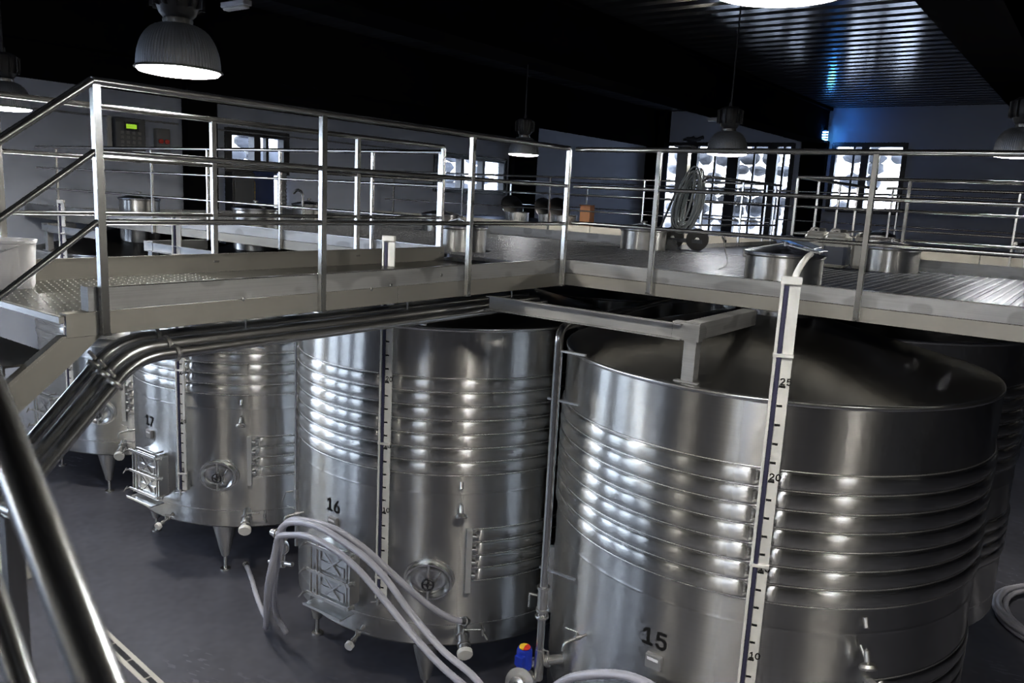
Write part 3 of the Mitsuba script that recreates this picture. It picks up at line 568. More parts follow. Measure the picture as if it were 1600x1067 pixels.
# ------------------------------------------------------------------ railings
def railing(label, posts, rails, ends, zb, vert='xy', hw=0.019, rr=(0.021, 0.0155, 0.0155), group=None):
    """posts: xy list; ends: polyline xy of the rails; rails: heights"""
    k = thing('guard_rail', label, 'railing', group)
    for (px, py) in posts:
        p = obj(k + '__post', cat([box(px - hw, px + hw, py - hw, py + hw, zb, rails[0] - 0.012, 0.002)]), 'm_polish')
        obj(p + '__bracket', box(px - hw - 0.004, px + hw + 0.004, py - hw - 0.004, py + hw + 0.004, zb, zb + 0.012, 0.002), 'm_tube')
    for nm, z, r in zip(('hand_rail', 'middle_rail', 'lower_rail'), rails, rr):
        pl = [(a, b, z) for a, b in ends]; obj(f'{k}__{nm}', tube(bend(pl, 0.05) if len(pl) > 2 else pl, r, 16), 'm_tube')
    return k
H = (5.175, 4.852, 4.522)
XN = GX1 + 0.022
railing('near railing of the gangway with three round rails, left of the rail corner', [(XN, 1.945), (XN, 3.31), (XN, 4.735), (XN, 6.06)], H, [(XN, 1.93), (XN, 6.06)], 3.965)
railing('front railing of the deck with three round rails, above tanks 15 and 16', [(-3.06, 6.075), (-1.40, 6.075), (0.27, 6.075), (1.95, 6.075)], (5.168, 4.85, 4.535), [(-3.86, 6.06), (-3.80, 6.075), (3.2, 6.075)], 3.99)
railing('far railing of the gangway, between gangway and open tank tops', [(GX0 - 0.02, 2.08), (GX0 - 0.02, 3.52), (GX0 - 0.02, 4.94), (GX0 - 0.02, 6.06)], (5.18, 4.853, 4.49), [(GX0 - 0.02, 2.06), (GX0 - 0.02, 6.06)], 4.14)
railing('railing along the left deck edge before the side wall', [(x, 6.075) for x in (-5.45, -6.41, -7.97, -9.45, -10.79, -12.12, -13.6)], (5.13, 4.80, 4.48), [(-5.43, 6.075), (-14.3, 6.075)], 3.965, hw=0.016)
def stair_rail(label, x, y0):
    k = thing('stair_rail', label, 'railing')
    for nm, z, r in (('hand_rail', H[0], 0.021), ('middle_rail', H[1], 0.0155), ('lower_rail', H[2], 0.0155)):
        obj(f'{k}__{nm}', tube([(x, y0, z), (x, y0 - 3.6, z - 3.6 * 0.745)], r, 16), 'm_tube')
    for i in (1, 2, 3): obj(k + '__post', box(x - 0.019, x + 0.019, y0 - 1.2 * i - 0.019, y0 - 1.2 * i + 0.019, 4.0 - 1.2 * i * 0.8 - 0.25, H[0] - 1.2 * i * 0.745, 0.002), 'm_polish')
stair_rail('near stair railing going down to the left from the gangway post', XN, 1.93)
stair_rail('far stair railing beside the white bucket', GX0 - 0.02, 2.06)
HR = (5.145, 4.79, 4.46)
railing('rear railing of the deck at the right, behind the tank lids', [(-3.22, 10.18), (-1.95, 10.18), (-0.72, 10.18), (0.6, 10.18), (1.9, 10.18)], HR, [(-3.22, 10.18), (3.2, 10.18)], 4.0, hw=0.016)

# ------------------------------------------------------------------ bridge and second deck
br = thing('deck_bridge', 'short steel bridge behind the hose trolley joining the two decks', 'walkway')
obj(br + '__floor_plate', box(-4.75, -3.2, YD1 - 0.02, 14.2, ZD - 0.03, ZD), 'm_plate', False)
obj(br + '__side_channel', box(-4.77, -4.75, YD1, 14.2, ZD - 0.15, ZD + 0.06), 'm_satin'); obj(br + '__side_channel', box(-3.2, -3.18, YD1, 14.2, ZD - 0.15, ZD + 0.06), 'm_satin')
railing('right railing of the bridge before the two part window', [(-3.2, y) for y in (11.0, 12.0, 13.0, 14.0)], HR, [(-3.2, 10.25), (-3.2, 14.15)], 4.0, hw=0.016)
railing('left railing of the bridge before the wide window', [(-4.76, y) for y in (10.9, 12.4, 13.9)], HR, [(-4.76, 10.6), (-4.76, 14.15)], 4.0, hw=0.016)
d2 = thing('rear_deck', 'second steel deck across the gap, before the end wall', 'deck')
obj(d2 + '__floor_plate', box(XL + 0.1, 4.0, 14.2, 19.0, ZD - 0.03, ZD), 'm_plate', False)
for x0, x1 in ((XL + 0.1, -10.6), (-10.59, -8.6), (-8.59, -6.8), (-6.79, -4.8), (-3.1, -1.6), (-1.59, -0.4), (-0.39, 0.9), (0.91, 2.4), (2.41, 4.0)):
    obj(d2 + '__front_panel', box(x0, x1, 14.18, 14.2, ZD - 0.17, ZD + 0.07, 0.003), 'm_parapet')
H2 = (5.16, 4.82, 4.5)
railing('front railing of the rear deck at the left', [(x, 14.16) for x in (-14.2, -12.0, -9.6, -7.4, -5.0)], H2, [(-14.5, 14.16), (-4.9, 14.16)], 3.97, hw=0.016)
railing('front railing of the rear deck at the right', [(x, 14.16) for x in (-2.95, -1.2, 0.4, 2.2)], H2, [(-3.05, 14.16), (3.8, 14.16)], 3.97, hw=0.016)
railing('back railing of the rear deck before the end wall', [(x, 18.9) for x in (-14.2, -11.6, -9.0, -6.4, -3.8, -1.2, 1.4)], H2, [(-14.5, 18.9), (3.8, 18.9)], 3.97, hw=0.016)
def hatch(x, y, r, label, open_=True):
    k = thing('tank_hatch', label, 'hatch'); Z = ZD
    obj(k + '__neck', moved(lathe([(r, Z), (r, Z + 0.22), (r + 0.012, Z + 0.225), (r + 0.012, Z + 0.24), (r - 0.01, Z + 0.24)], 40), x, y), 'm_neck')
    L = lathe([(r + 0.015, 0), (r, 0.02), (r * 0.6, 0.06), (0, 0.08)], 40)
    obj(k + '__lid', moved(turned(L, 1.1 if open_ else 0, (0.5, 1, 0)), x - (0.22 if open_ else 0), y + (0.1 if open_ else 0), Z + (0.36 if open_ else 0.24)), 'm_polish')
    obj(k + '__hinge', box(x - r - 0.05, x - r + 0.02, y - 0.03, y + 0.03, Z + 0.2, Z + 0.30, 0.004), 'm_fitting')
hatch(-11.05, 15.0, 0.27, 'open round tank hatch on the rear deck beside the black pillar')
hatch(-10.35, 15.3, 0.25, 'open round tank hatch on the rear deck, middle one of three')
hatch(-9.75, 15.0, 0.27, 'open round tank hatch on the rear deck beside the brown box')
hatch(-3.4, 15.6, 0.28, 'closed round tank hatch on the rear deck behind the canisters', False)
hatch(-0.95, 14.9, 0.26, 'closed round tank hatch on the rear deck near the right edge', False)
k = thing('cardboard_box', 'small brown cardboard box on the rear deck', 'box')
obj(k + '__body', box(-9.3, -9.05, 14.9, 15.1, ZD, 4.62, 0.005), 'm_cardboard'); obj(k + '__flap', turned(box(-9.3, -9.05, 14.84, 14.9, 4.615, 4.622), 0.3, (1, 0, 0), (0, 14.9, 4.62)), 'm_cardboard')

# ------------------------------------------------------------------ support frames under the decks
def support(cx, y, label, xl):
    k = thing('support_frame', label, 'frame', None); zt, zb = 3.945, 3.835
    obj(k + '__cross_channel', cat([box(xl, cx - 0.06, y - 0.004, y, zb, zt, 0.001), box(xl, cx - 0.06, y - 0.05, y, zt - 0.006, zt), box(xl, cx - 0.06, y - 0.05, y, zb, zb + 0.006)]), 'm_satin')
    obj(k + '__side_channel', cat([box(cx - 0.05, cx + 0.06, y, 6.12, zb + 0.01, zt + 0.02, 0.004)]), 'm_satin')
    obj(k + '__corner_block', box(cx - 0.14, cx + 0.06, y - 0.01, y + 0.07, zb - 0.005, zt + 0.012, 0.003), 'm_satin')
    obj(k + '__post', box(cx - 0.045, cx + 0.045, y - 0.01, y + 0.08, 3.535, zb + 0.02, 0.003), 'm_satin')
    obj(k + '__foot_plate', box(cx - 0.09, cx + 0.09, y - 0.03, y + 0.11, 3.54, 3.555, 0.002), 'm_satin')
support(-2.20, 5.05, 'steel channel frame under the deck standing on the rim of tank 15', -3.95)
support(-9.6, 5.36, 'steel channel frame standing on the rim of tank 17, beside the gangway', -8.2)
support(-13.2, 5.70, 'steel channel frame standing on the rim of the far left tank', -11.6)

# ------------------------------------------------------------------ pipes
def pipe_run(label, x, z, r, y_end, mats='m_tube'):
    k = thing('overhead_pipe', label, 'pipe'); ye = 2.13 - (3.82 - z) * 0.2; s = math.atan(1.0)
    drop = (ye - 2.2, z - 2.2 * 1.02)
    obj(k + '__pipe', tube(bend([(x, y_end, z), (x, ye, z), (x, drop[0], drop[1])], 0.14, 9), r, 20), 'm_tube')
    d = np.array((0, -2.2, -2.2 * 1.02)); d /= np.linalg.norm(d); p = np.array((x, ye, z)) + d * 0.17
    cl = [(0, -0.012), (r + 0.012, -0.012), (r + 0.017, 0), (r + 0.012, 0.012), (0, 0.012)]
    obj(k + '__clamp', cat([aim(lathe(cl, 24), p, d), cyl(p + np.array((0.0, 0, r + 0.01)), p + np.array((0.0, -0.03, r + 0.05)), 0.01, 8)]), 'm_fitting')
    obj(k + '__clamp', aim(lathe(cl, 24), (x, ye + 0.22, z), (0, 1, 0)), 'm_fitting')
pipe_run('lowest steel pipe under the gangway, bending down along the stairs, nearest of three', -3.985, 3.815, 0.032, 5.9)
pipe_run('middle steel pipe under the gangway bending down along the stairs', -4.085, 3.84, 0.040, 5.9)
pipe_run('steel pipe under the gangway bending down along the stairs, closest to the stringer', -4.20, 3.87, 0.036, 5.9)
k = thing('pipe_hangers', 'thin steel hanger rods holding the pipes under the gangway', 'hangers')
for y in (2.9, 4.3, 5.6): obj(k + '__rod', cat([rod((-4.14, y, 3.78), (-4.14, y, 4.0), 0.006, 8), box(-4.25, -3.95, y - 0.01, y + 0.01, 3.775, 3.783)]), 'm_galv')
k = thing('drop_pipe', 'upright steel pipe with a valve between tanks 16 and 15', 'pipe')
px, py = -3.36, 5.2
obj(k + '__pipe', tube(bend([(px - 0.22, 8.9, 3.84), (px, py, 3.75), (px, py, 1.0)], 0.12, 9), 0.034, 18), 'm_tube')
for q in ((px - 0.07, px + 0.22, 3.16), (px, px + 0.25, 3.56), (px - 0.05, px + 0.3, 1.72)): obj(k + '__bracket', box(q[0], q[1], py - 0.012, py + 0.012, q[2], q[2] + 0.015), 'm_galv')
v = obj(k + '__butterfly_valve', moved(lathe([(0.036, -0.11), (0.055, -0.11), (0.055, -0.09), (0.046, -0.085), (0.046, 0.085), (0.055, 0.09), (0.055, 0.11), (0.036, 0.11)], 24), px, py, 1.46), 'm_fitting')
obj(v + '__handle', cat([rod((px - 0.04, py - 0.02, 1.48), (px - 0.11, py - 0.04, 1.48), 0.012), bar((px - 0.11, py - 0.04, 1.49), (px - 0.10, py - 0.06, 1.37), 0.02, 0.01)]), 'm_fitting')
obj(k + '__lower_clamp', moved(lathe([(0.034, -0.012), (0.056, -0.012), (0.06, 0), (0.056, 0.012), (0.034, 0.012)], 24), px, py, 1.30), 'm_fitting')
k = thing('drop_pipe', 'thin upright steel pipe beside the left edge of tank 16', 'pipe')
px2, py2 = -6.90, 5.48
obj(k + '__pipe', tube(bend([(-7.62, 8.2, 3.86), (px2, py2, 3.80), (px2, py2, 0.72)], 0.1, 7), 0.026, 16), 'm_tube')
obj(k + '__cock', cat([cyl((px2, py2, 1.28), (px2, py2, 1.40), 0.036, 16), rod((px2 - 0.03, py2 - 0.03, 1.37), (px2 - 0.10, py2 - 0.07, 1.35), 0.009), bar((px2 - 0.10, py2 - 0.07, 1.35), (px2 - 0.15, py2 - 0.10, 1.22), 0.018, 0.009)]), 'm_fitting')
for z in (3.02, 1.95): obj(k + '__bracket', box(px2 - 0.05, px2 + 0.22, py2 - 0.012, py2 + 0.012, z, z + 0.014), 'm_galv')

# ------------------------------------------------------------------ pump with blue motor beside tank 15
k = thing('transfer_pump', 'small steel pump with a blue motor at the foot of the upright pipe', 'pump')
qx, qy = -3.46, 5.12
obj(k + '__housing', cat([aim(lathe([(0, -0.07), (0.09, -0.07), (0.115, -0.05), (0.115, 0.03), (0.10, 0.045), (0.125, 0.05), (0.125, 0.066), (0.05, 0.07), (0, 0.07)], 36), (qx, qy - 0.02, 0.70), (0.25, -0.9, 0.35)), cyl((qx + 0.10, qy + 0.08, 0.72), (qx + 0.10, qy + 0.08, 1.0), 0.04, 18)]), 'm_fitting')
obj(k + '__inlet', cat([aim(lathe([(0, 0.05), (0.05, 0.05), (0.05, 0.13), (0.065, 0.135), (0.065, 0.15), (0.03, 0.155), (0.03, 0.24), (0, 0.24)], 28), (qx, qy - 0.02, 0.70), (0.25, -0.9, 0.35))]), 'm_polish')
m_ = obj(k + '__motor', moved(lathe([(0, 0.80), (0.062, 0.80), (0.068, 0.82), (0.068, 0.96), (0.058, 0.985), (0, 0.99)], 28), qx - 0.02, qy + 0.03), 'm_blue')
obj(m_ + '__terminal_box', box(qx - 0.05, qx + 0.03, qy - 0.075, qy - 0.02, 0.86, 0.95, 0.006), 'm_blue')
obj(m_ + '__red_cap', moved(lathe([(0, 0.989), (0.05, 0.989), (0.045, 1.0), (0, 1.002)], 24, -1.2, 1.6), qx - 0.02, qy + 0.03), 'm_red', True)
obj(m_ + '__yellow_cap', moved(lathe([(0, 0.989), (0.05, 0.989), (0.045, 1.0), (0, 1.002)], 24, 1.6, 5.08), qx - 0.02, qy + 0.03), 'm_yellow', True)
obj(k + '__stand', cat([rod((qx + s, qy + 0.06, 0.62), (qx + s * 2.2, qy + 0.1 + t, ZF), 0.014, 10) for s in (-0.06, 0.06) for t in (-0.12, 0.12)]), 'm_fitting')
k = thing('racking_valve', 'steel racking valve with a white cap at the left foot of tank 15', 'valve')
base, tip = np.array((-3.19, 5.33, 0.92)), np.array((-3.491, 5.205, 0.812))
dv = tip - base; L_ = np.linalg.norm(dv)
obj(k + '__body', aim(lathe([(0, -0.05), (0.04, -0.05), (0.04, L_ * 0.4), (0.055, L_ * 0.41), (0.055, L_ * 0.5), (0.042, L_ * 0.51), (0.042, L_), (0, L_)], 24), base, dv), 'm_fitting')
obj(k + '__cap', aim(lathe([(0, -0.005), (0.056, -0.005), (0.056, 0.028), (0, 0.033)], 28), tip, dv), 'm_cap')
obj(k + '__lever', cat([rod(base + dv * 0.45, base + dv * 0.45 + np.array((0, 0, 0.09)), 0.01), tube(spline([base + dv * 0.45 + np.array((0, 0, 0.09)), base + dv * 0.5 + np.array((0.03, -0.05, 0.13)), base + dv * 0.6 + np.array((0.0, -0.08, 0.17))]), 0.008, 8)]), 'm_fitting')

# ------------------------------------------------------------------ valve set and hoses at tank 16
k = thing('valve_set', 'stack of steel butterfly valves at the left of the tank 16 door', 'valve')
vx, vy = -6.50, 4.99
obj(k + '__top_pipe', cat([aim(lathe([(0, 0), (0.036, 0), (0.036, 0.05), (0.05, 0.055), (0.05, 0.075), (0.036, 0.08), (0.036, 0.17), (0.048, 0.175), (0.048, 0.2), (0.0, 0.2)], 22), (vx - 0.13, vy - 0.05, 1.14), (0.97, 0.12, 0.0)), rod((vx + 0.05, vy, 1.14), (vx + 0.42, vy + 0.42, 1.12), 0.032)]), 'm_fitting')
obj(k + '__valve_disc', aim(lathe([(0, -0.03), (0.085, -0.03), (0.092, 0), (0.085, 0.03), (0.045, 0.035), (0.04, 0.07), (0.02, 0.11), (0.0, 0.12)], 32), (vx - 0.02, vy - 0.02, 0.99), (0.25, -0.95, 0.15)), 'm_polish')
obj(k + '__neck_pipe', cyl((vx - 0.03, vy, 0.82), (vx - 0.03, vy, 1.14), 0.034, 18), 'm_fitting')
obj(k + '__cross_pipe', cat([rod((vx - 0.16, vy - 0.06, 0.80), (vx + 0.17, vy - 0.02, 0.86), 0.024), cyl((vx - 0.02, vy - 0.05, 0.815), (vx + 0.06, vy - 0.04, 0.83), 0.036, 18), rod((vx - 0.10, vy - 0.10, 0.74), (vx + 0.06, vy - 0.07, 0.86), 0.012)]), 'm_polish')
obj(k + '__down_pipe', tube(bend([(vx - 0.08, vy - 0.05, 0.80), (vx - 0.08, vy - 0.05, 0.50), (vx - 0.18, vy - 0.08, 0.47)], 0.05), 0.024, 14), 'm_fitting')
def hose(label, pts, r=0.030, mat='m_hose', ends=(), m=14):
    k = thing('hose', label, 'hose'); path = spline(pts, m)
    L = np.r_[0, np.cumsum(np.linalg.norm(np.diff(path, axis=0), axis=1))]; q = np.arange(0, L[-1], 0.02)
    path = np.stack([np.interp(q, L, path[:, i]) for i in range(3)], 1); rr = r * (1 + 0.025 * np.cos(np.arange(len(path)) * PI))
    obj(k + '__tube', tube(path, rr, 14), mat, True)
    for e in ends:
        p, d = (path[0], path[0] - path[2]) if e == 0 else (path[-1], path[-1] - path[-3])
        obj(k + '__coupling', aim(lathe([(0, -0.06), (r * 1.12, -0.06), (r * 1.12, 0.0), (r * 1.5, 0.005), (r * 1.5, 0.03), (r * 0.8, 0.032), (r * 0.8, 0.07), (0, 0.07)], 20), p, d), 'm_fitting')
    return k
hose('grey hose looping over the tank 16 valves to its white capped outlet valve',
     [(-6.62, 5.12, -0.10), (-6.72, 5.05, 0.15), (-6.40, 4.80, 0.70), (-6.22, 4.74, 1.16), (-6.16, 4.72, 1.38), (-6.05, 4.71, 1.50), (-5.86, 4.71, 1.57), (-5.42, 4.72, 1.615), (-5.08, 4.73, 1.56), (-4.80, 4.78, 1.42), (-4.60, 4.92, 1.20), (-4.50, 5.12, 0.98), (-4.44, 5.34, 0.80), (-4.42, 5.50, 0.72)], ends=(1,))
hose('grey hose with its loose end on the floor, running over the tank 16 door',
     [(-8.56, 5.97, ZF + 0.06), (-8.2, 5.80, ZF + 0.03), (-7.75, 5.56, ZF + 0.03), (-7.30, 5.34, ZF + 0.06), (-6.78, 5.0, 0.20), (-6.32, 4.72, 0.85), (-6.17, 4.66, 1.25), (-6.08, 4.65, 1.45), (-5.85, 4.64, 1.57), (-5.49, 4.63, 1.625), (-5.09, 4.62, 1.58), (-4.84, 4.62, 1.52), (-4.6, 4.62, 1.41), (-4.32, 4.62, 1.22), (-3.95, 4.62, 1.02), (-3.56, 4.62, 0.90), (-3.25, 4.58, 0.66), (-3.05, 4.45, 0.1), (-2.85, 4.3, ZF + 0.05), (-2.5, 4.1, ZF + 0.03)], ends=(0,))
hose('grey hose below the other two, hung over the tank 16 door handle',
     [(-7.10, 5.2, ZF + 0.05), (-6.75, 4.95, 0.05), (-6.30, 4.64, 0.75), (-6.12, 4.60, 1.22), (-6.04, 4.58, 1.38), (-5.86, 4.57, 1.46), (-5.58, 4.56, 1.535), (-5.23, 4.55, 1.53), (-4.89, 4.55, 1.44), (-4.56, 4.55, 1.27), (-4.22, 4.55, 1.08), (-3.89, 4.55, 0.93), (-3.55, 4.55, 0.84), (-3.36, 4.56, 0.80), (-3.32, 4.7, 0.79)])
hose('grey ribbed hose arching in front of tank 15 at the bottom edge', [(-3.30, 4.66, 0.50), (-3.08, 4.70, 0.85), (-2.83, 4.72, 1.16), (-2.64, 4.72, 1.30), (-2.40, 4.72, 1.41), (-2.20, 4.71, 1.455), (-2.03, 4.70, 1.43), (-1.85, 4.68, 1.27), (-1.70, 4.64, 0.9), (-1.62, 4.6, 0.4)], 0.034)
def coil(label, cx, cy, z0, R, turns, r, mat, seed):
    g = np.random.default_rng(seed); t = np.linspace(0, turns * 2 * PI, int(turns * 40))
    rad = R * (1 + 0.06 * np.sin(t * 0.37 + seed) + 0.03 * np.sin(1.7 * t)); z = z0 + r + 2 * r * 0.8 * (t / (2 * PI)) * 0.5 + 0.01 * np.sin(3 * t)
    k = thing('hose_coil', label, 'hose'); obj(k + '__tube', tube(np.c_[cx + rad * np.cos(t), cy + rad * np.sin(t), z], r, 10), mat, True)
    obj(k + '__coupling', aim(lathe([(0, -0.03), (r * 1.2, -0.03), (r * 1.2, 0.05), (0, 0.05)], 14), (cx + rad[-1] * math.cos(t[-1]), cy + rad[-1] * math.sin(t[-1]), z[-1]), (0, 1, 0)), 'm_fitting')
coil('coil of grey hose on the floor behind tank 15 at the right edge', 0.5, 11.9, ZF, 1.0, 4.2, 0.035, 'm_hose', 1)
coil('second coil of grey hose on the floor farther back at the right edge', 0.6, 15.0, ZF, 0.95, 3.2, 0.035, 'm_hose', 2)

# ------------------------------------------------------------------ floor drain
k = thing('floor_drain', 'narrow slotted steel floor drain at the lower left', 'drain')
d0, d1 = np.array((-9.16, 4.035, ZF + 0.004)), np.array((-5.9, 3.765, ZF + 0.004)); dt = (d1 - d0) / np.linalg.norm(d1 - d0); dn = np.array((-dt[1], dt[0], 0))
for s in (-1, 1): obj(k + '__edge_strip', bar(d0 + dn * 0.055 * s, d1 + dn * 0.055 * s, 0.05, 0.008), 'm_parapet')
obj(k + '__channel', bar(d0 - np.array((0, 0, 0.002)), d1 - np.array((0, 0, 0.002)), 0.06, 0.006), 'm_black')
for i in range(7): p = d0 + dt * (0.2 + 0.43 * i); obj(k + '__cross_tie', bar(p - dn * 0.035, p + dn * 0.035, 0.015, 0.012), 'm_parapet')

k = thing('floor_plinth', 'low beige concrete plinth on the floor at the left edge, behind the hand rail', 'plinth')
obj(k + '__block', box(-12.2, -10.27, 2.2, 4.5, ZF, -0.10, 0.01), 'm_parapet'); obj(k + '__edge_strip', box(-10.29, -10.262, 2.2, 4.5, -0.105, -0.09, 0.002), 'm_fitting')

# ------------------------------------------------------------------ things on deck and walls
k = thing('hose_trolley', 'black trolley with a coiled grey hose hanging on it, before the wide window', 'trolley')
tx, ty = -4.86, 10.25
for s in (0, 1):
    wq = obj(k + '__wheel', aim(lathe([(0.03, -0.03), (0.125, -0.03), (0.15, -0.02), (0.15, 0.02), (0.125, 0.03), (0.03, 0.03)], 28), (tx + 0.02 + 0.36 * s, ty - 0.05, ZD + 0.155), (0.3, -0.95, 0)), 'm_rubber')
    obj(wq + '__hub', aim(lathe([(0, -0.035), (0.03, -0.035), (0.035, 0.0), (0.03, 0.04), (0, 0.045)], 16), (tx + 0.02 + 0.36 * s, ty - 0.05, ZD + 0.155), (0.3, -0.95, 0)), 'm_fitting')
obj(k + '__column', box(tx - 0.06, tx + 0.10, ty + 0.02, ty + 0.14, ZD + 0.1, 5.50, 0.01), 'm_black')
obj(k + '__frame', cat([rod((tx - 0.26, ty - 0.1, ZD), (tx - 0.02, ty + 0.04, 4.95), 0.016), rod((tx + 0.04, ty - 0.02, ZD + 0.1), (tx + 0.04, ty - 0.02, 4.9), 0.014), bar((tx - 0.05, ty, ZD + 0.13), (tx + 0.45, ty, ZD + 0.13), 0.2, 0.05)]), 'm_panel')
obj(k + '__lance', tube([(tx + 0.02, ty - 0.02, 4.88), (tx + 0.50, ty - 0.05, 5.12)], 0.014, 10), 'm_rubber')
obj(k + '__bracket', cat([rod((tx + 0.05, ty, 5.0), (tx + 0.34, ty, 5.22), 0.012), box(tx - 0.1, tx + 0.14, ty, ty + 0.2, 5.5, 5.53, 0.005)]), 'm_black')
g = np.random.default_rng(5)
for i in range(16):
    cx_, w_, h_ = tx + 0.22 + g.uniform(-0.03, 0.03), 0.19 + g.uniform(-0.09, 0.06), 0.38 + g.uniform(-0.08, 0.08); yy = ty - 0.18 + 0.016 * i
    t = np.linspace(0, 2 * PI, 44); obj(k + '__hose_loop', tube(np.c_[cx_ + w_ * np.sin(t) * (0.75 - 0.25 * np.cos(t)) + 0.07 * np.cos(t), yy + 0.02 * np.sin(t * 2), 4.80 + h_ * np.cos(t)], 0.012, 8, False), 'm_hose_dark', True)
gb = obj('gas_cylinder_rack', cat([box(-13.33 - 0.2, -13.33 + 0.2, YB - 0.06, YB - 0.02, 7.04, 7.1)] + [cyl((-13.6 + 0.12 * i, YB - 0.12, 7.12 + 0.05 * (i % 2)), (-13.42 + 0.12 * i, YB - 0.12, 7.12 + 0.05 * (i % 3)), 0.07, 14) for i in range(6)]), 'm_panel')
tag(gb, 'bundle of dark fittings on the ledge above the wide window', 'fittings')
def jerry(x, y, w, d_, h, label, liquid=0.0):
    k = thing('canister', label, 'canister', 'plastic canisters on the deck')
    obj(k + '__body', cat([box(x, x + w, y, y + d_, ZD, ZD + h * 0.86, 0.03), box(x + w * 0.08, x + w * 0.92, y + d_ * 0.08, y + d_ * 0.92, ZD + h * 0.84, ZD + h * 0.93, 0.03)]), 'm_jerry')
    if liquid: obj(k + '__liquid_level', box(x - 0.002, x + w + 0.002, y - 0.002, y + d_ + 0.002, ZD + 0.01, ZD + h * liquid, 0.028), 'm_liquid')
    obj(k + '__cap', moved(lathe([(0, 0), (0.035, 0), (0.035, 0.035), (0, 0.037)], 18), x + w * 0.7, y + d_ / 2, ZD + h * 0.93), 'm_rubber')
    obj(k + '__handle', tube(bend([(x + w * 0.15, y + d_ / 2, ZD + h * 0.9), (x + w * 0.2, y + d_ / 2, ZD + h), (x + w * 0.5, y + d_ / 2, ZD + h), (x + w * 0.55, y + d_ / 2, ZD + h * 0.9)], 0.02), 0.013, 10), 'm_jerry')
jerry(-2.86, 9.48, 0.24, 0.22, 0.42, 'pale plastic canister on the deck, left of the dark filled one')
jerry(-2.60, 9.36, 0.25, 0.22, 0.42, 'plastic canister with dark liquid on the deck', 0.62)
jerry(-2.33, 9.5, 0.13, 0.16, 0.38, 'narrow pale plastic canister on the deck, rightmost of three')
bk = thing('bucket', 'white plastic bucket at the end of the gangway', 'bucket')
obj(bk + '__body', moved(lathe([(0.0, ZG), (0.125, ZG), (0.132, ZG + 0.02), (0.145, ZG + 0.26), (0.153, ZG + 0.265), (0.153, ZG + 0.28), (0.142, ZG + 0.28), (0.12, ZG + 0.03), (0, ZG + 0.025)], 36), -5.14, 2.0), 'm_bucket')
obj(bk + '__handle', tube(spline([(-5.285, 2.0, ZG + 0.25), (-5.24, 1.86, ZG + 0.2), (-5.14, 1.83, ZG + 0.18), (-5.04, 1.86, ZG + 0.2), (-4.995, 2.0, ZG + 0.25)]), 0.004, 8), 'm_galv')
k = thing('gooseneck_pipe', 'slim steel gooseneck pipe standing on the deck at the left', 'pipe')
obj(k + '__pipe', tube(bend([(-11.70, 9.4, ZD), (-11.70, 9.4, 4.60), (-11.82, 9.38, 4.66), (-11.90, 9.36, 4.58)], 0.06), 0.024, 12), 'm_tube'); obj(k + '__flange', moved(lathe([(0, 0), (0.06, 0), (0.06, 0.015), (0, 0.016)], 20), -11.70, 9.4, ZD), 'm_fitting')
k = thing('probe_cable', 'thin black probe cable with a plug hanging over the deck before the trolley', 'cable')
obj(k + '__cable', tube(spline([(-3.62, 9.0, 4.36), (-3.45, 8.6, 4.30), (-3.2, 8.1, 4.16), (-3.0, 7.4, 4.145)]), 0.006, 8), 'm_rubber'); obj(k + '__plug', cyl((-3.66, 9.06, 4.385), (-3.60, 8.98, 4.345), 0.02, 10), 'm_rubber')
k = thing('control_panel', 'dark control panel with a green display and rows of buttons on the side wall', 'control panel')
obj(k + '__case', box(XL, XL + 0.14, 7.70, 8.27, 5.20, 5.79, 0.01), 'm_panel')
obj(k + '__display', box(XL + 0.139, XL + 0.146, 7.90, 8.10, 5.60, 5.68), 'm_panel', False, emitter={'type': 'area', 'radiance': {'type': 'rgb', 'value': [0.30, 0.55, 0.02]}})
obj(k + '__display_bezel', box(XL + 0.138, XL + 0.143, 7.86, 8.14, 5.56, 5.72), 'm_black')
for r_ in range(4):
    for c_ in range(4): obj(k + '__button', box(XL + 0.139, XL + 0.15, 7.79 + 0.11 * c_, 7.85 + 0.11 * c_, 5.24 + 0.085 * r_, 5.295 + 0.085 * r_, 0.003), 'm_box')
obj(k + '__side_strip', box(XL, XL + 0.05, 7.60, 7.68, 5.18, 5.80, 0.004), 'm_paper')
k = thing('switch_box', 'grey switch box with two round red switches on the side wall', 'switch box')
obj(k + '__case', box(XL, XL + 0.12, 8.50, 8.78, 5.24, 5.66, 0.01), 'm_box')
for s in (0, 1): obj(k + '__switch', aim(lathe([(0, 0), (0.045, 0), (0.045, 0.03), (0, 0.035)], 18), (XL + 0.12, 8.58 + 0.12 * s, 5.42), (1, 0, 0)), 'm_red')
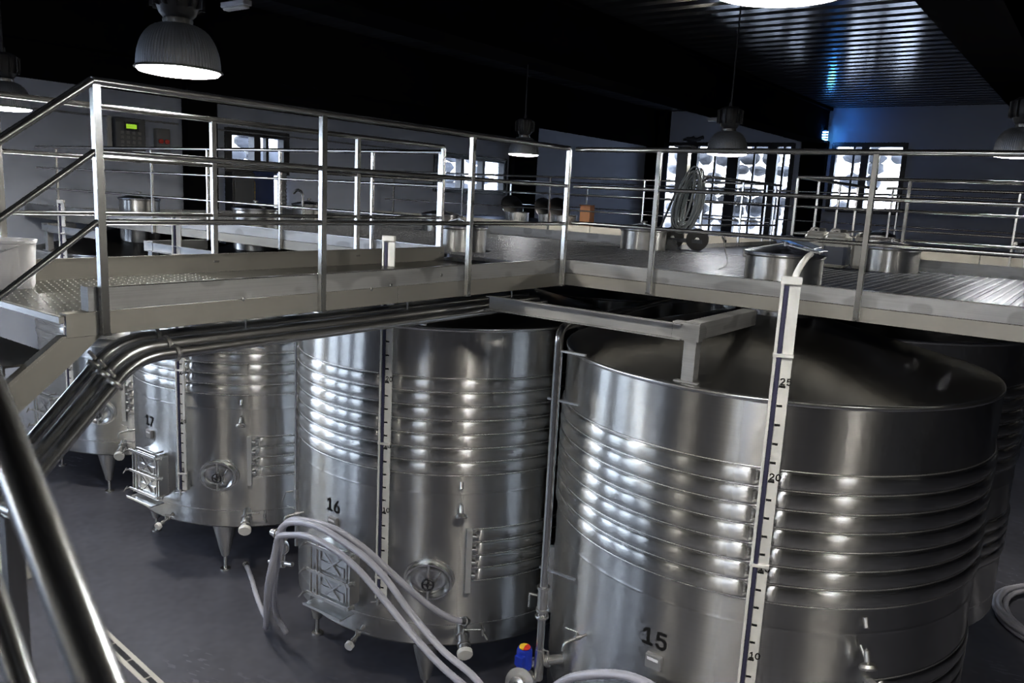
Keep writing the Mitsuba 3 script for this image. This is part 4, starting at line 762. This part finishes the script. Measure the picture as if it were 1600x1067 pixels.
k = thing('wall_panel', 'dark blue panel standing under the small side window', 'panel')
obj(k + '__board', box(XL + 0.02, XL + 0.10, 10.70, 11.20, 3.3, 4.97, 0.01), 'm_navy'); obj(k + '__edge', box(XL + 0.02, XL + 0.12, 10.58, 10.70, 3.3, 4.75, 0.01), 'm_yellow')
k = thing('dark_cabinet', 'dark cabinet beside the blue panel under the side window', 'cabinet')
obj(k + '__body', box(XL + 0.02, XL + 0.30, 10.02, 10.56, 3.3, 4.93, 0.01), 'm_black'); obj(k + '__door', box(XL + 0.30, XL + 0.32, 10.06, 10.52, 3.34, 4.88, 0.006), 'm_panel'); obj(k + '__handle', box(XL + 0.32, XL + 0.345, 10.45, 10.47, 4.1, 4.3, 0.004), 'm_fitting')
def duct():
    z = np.linspace(3.2, 4.97, 90); r = 0.10 + 0.010 * np.cos(np.arange(90) * 2 * PI / 4); return lathe(np.c_[r, z], 24)
dk = obj('ventilation_duct', moved(duct(), XL + 0.16, 11.36), 'm_galv', 40); tag(dk, 'silver flexible ventilation duct right of the blue panel', 'duct')

# ------------------------------------------------------------------ railing of the near flight, at the lower left
FD = np.array((-0.845, 0.113, 0.523))
k = thing('near_hand_rail', 'out of focus round hand rail crossing the lower left corner', 'railing')
a0 = EYE + np.array((-0.700, 0.328, -0.469)) ; a0 = EYE + np.array((-0.932, 0.436, -0.624)) * 0.745
obj(k + '__hand_rail', tube([a0 - FD * 0.8, a0 + FD * 2.6], 0.0212, 24), 'm_tube')
b0 = EYE + np.array((-1.010, 0.378, -0.627)) * 1.22
obj(k + '__middle_rail', tube([b0 - FD * 0.8, b0 + FD * 2.6], 0.0205, 24), 'm_tube')
pp = np.array((-1.99, 0.745))
obj(k + '__post', box(pp[0] - 0.02, pp[0] + 0.02, pp[1] - 0.02, pp[1] + 0.02, ZF, 3.95, 0.003), 'm_tube'); obj(k + '__post_clamp', cyl((pp[0] - 0.05, pp[1], 3.95), (pp[0] + 0.02, pp[1], 3.96), 0.014, 12), 'm_fitting')
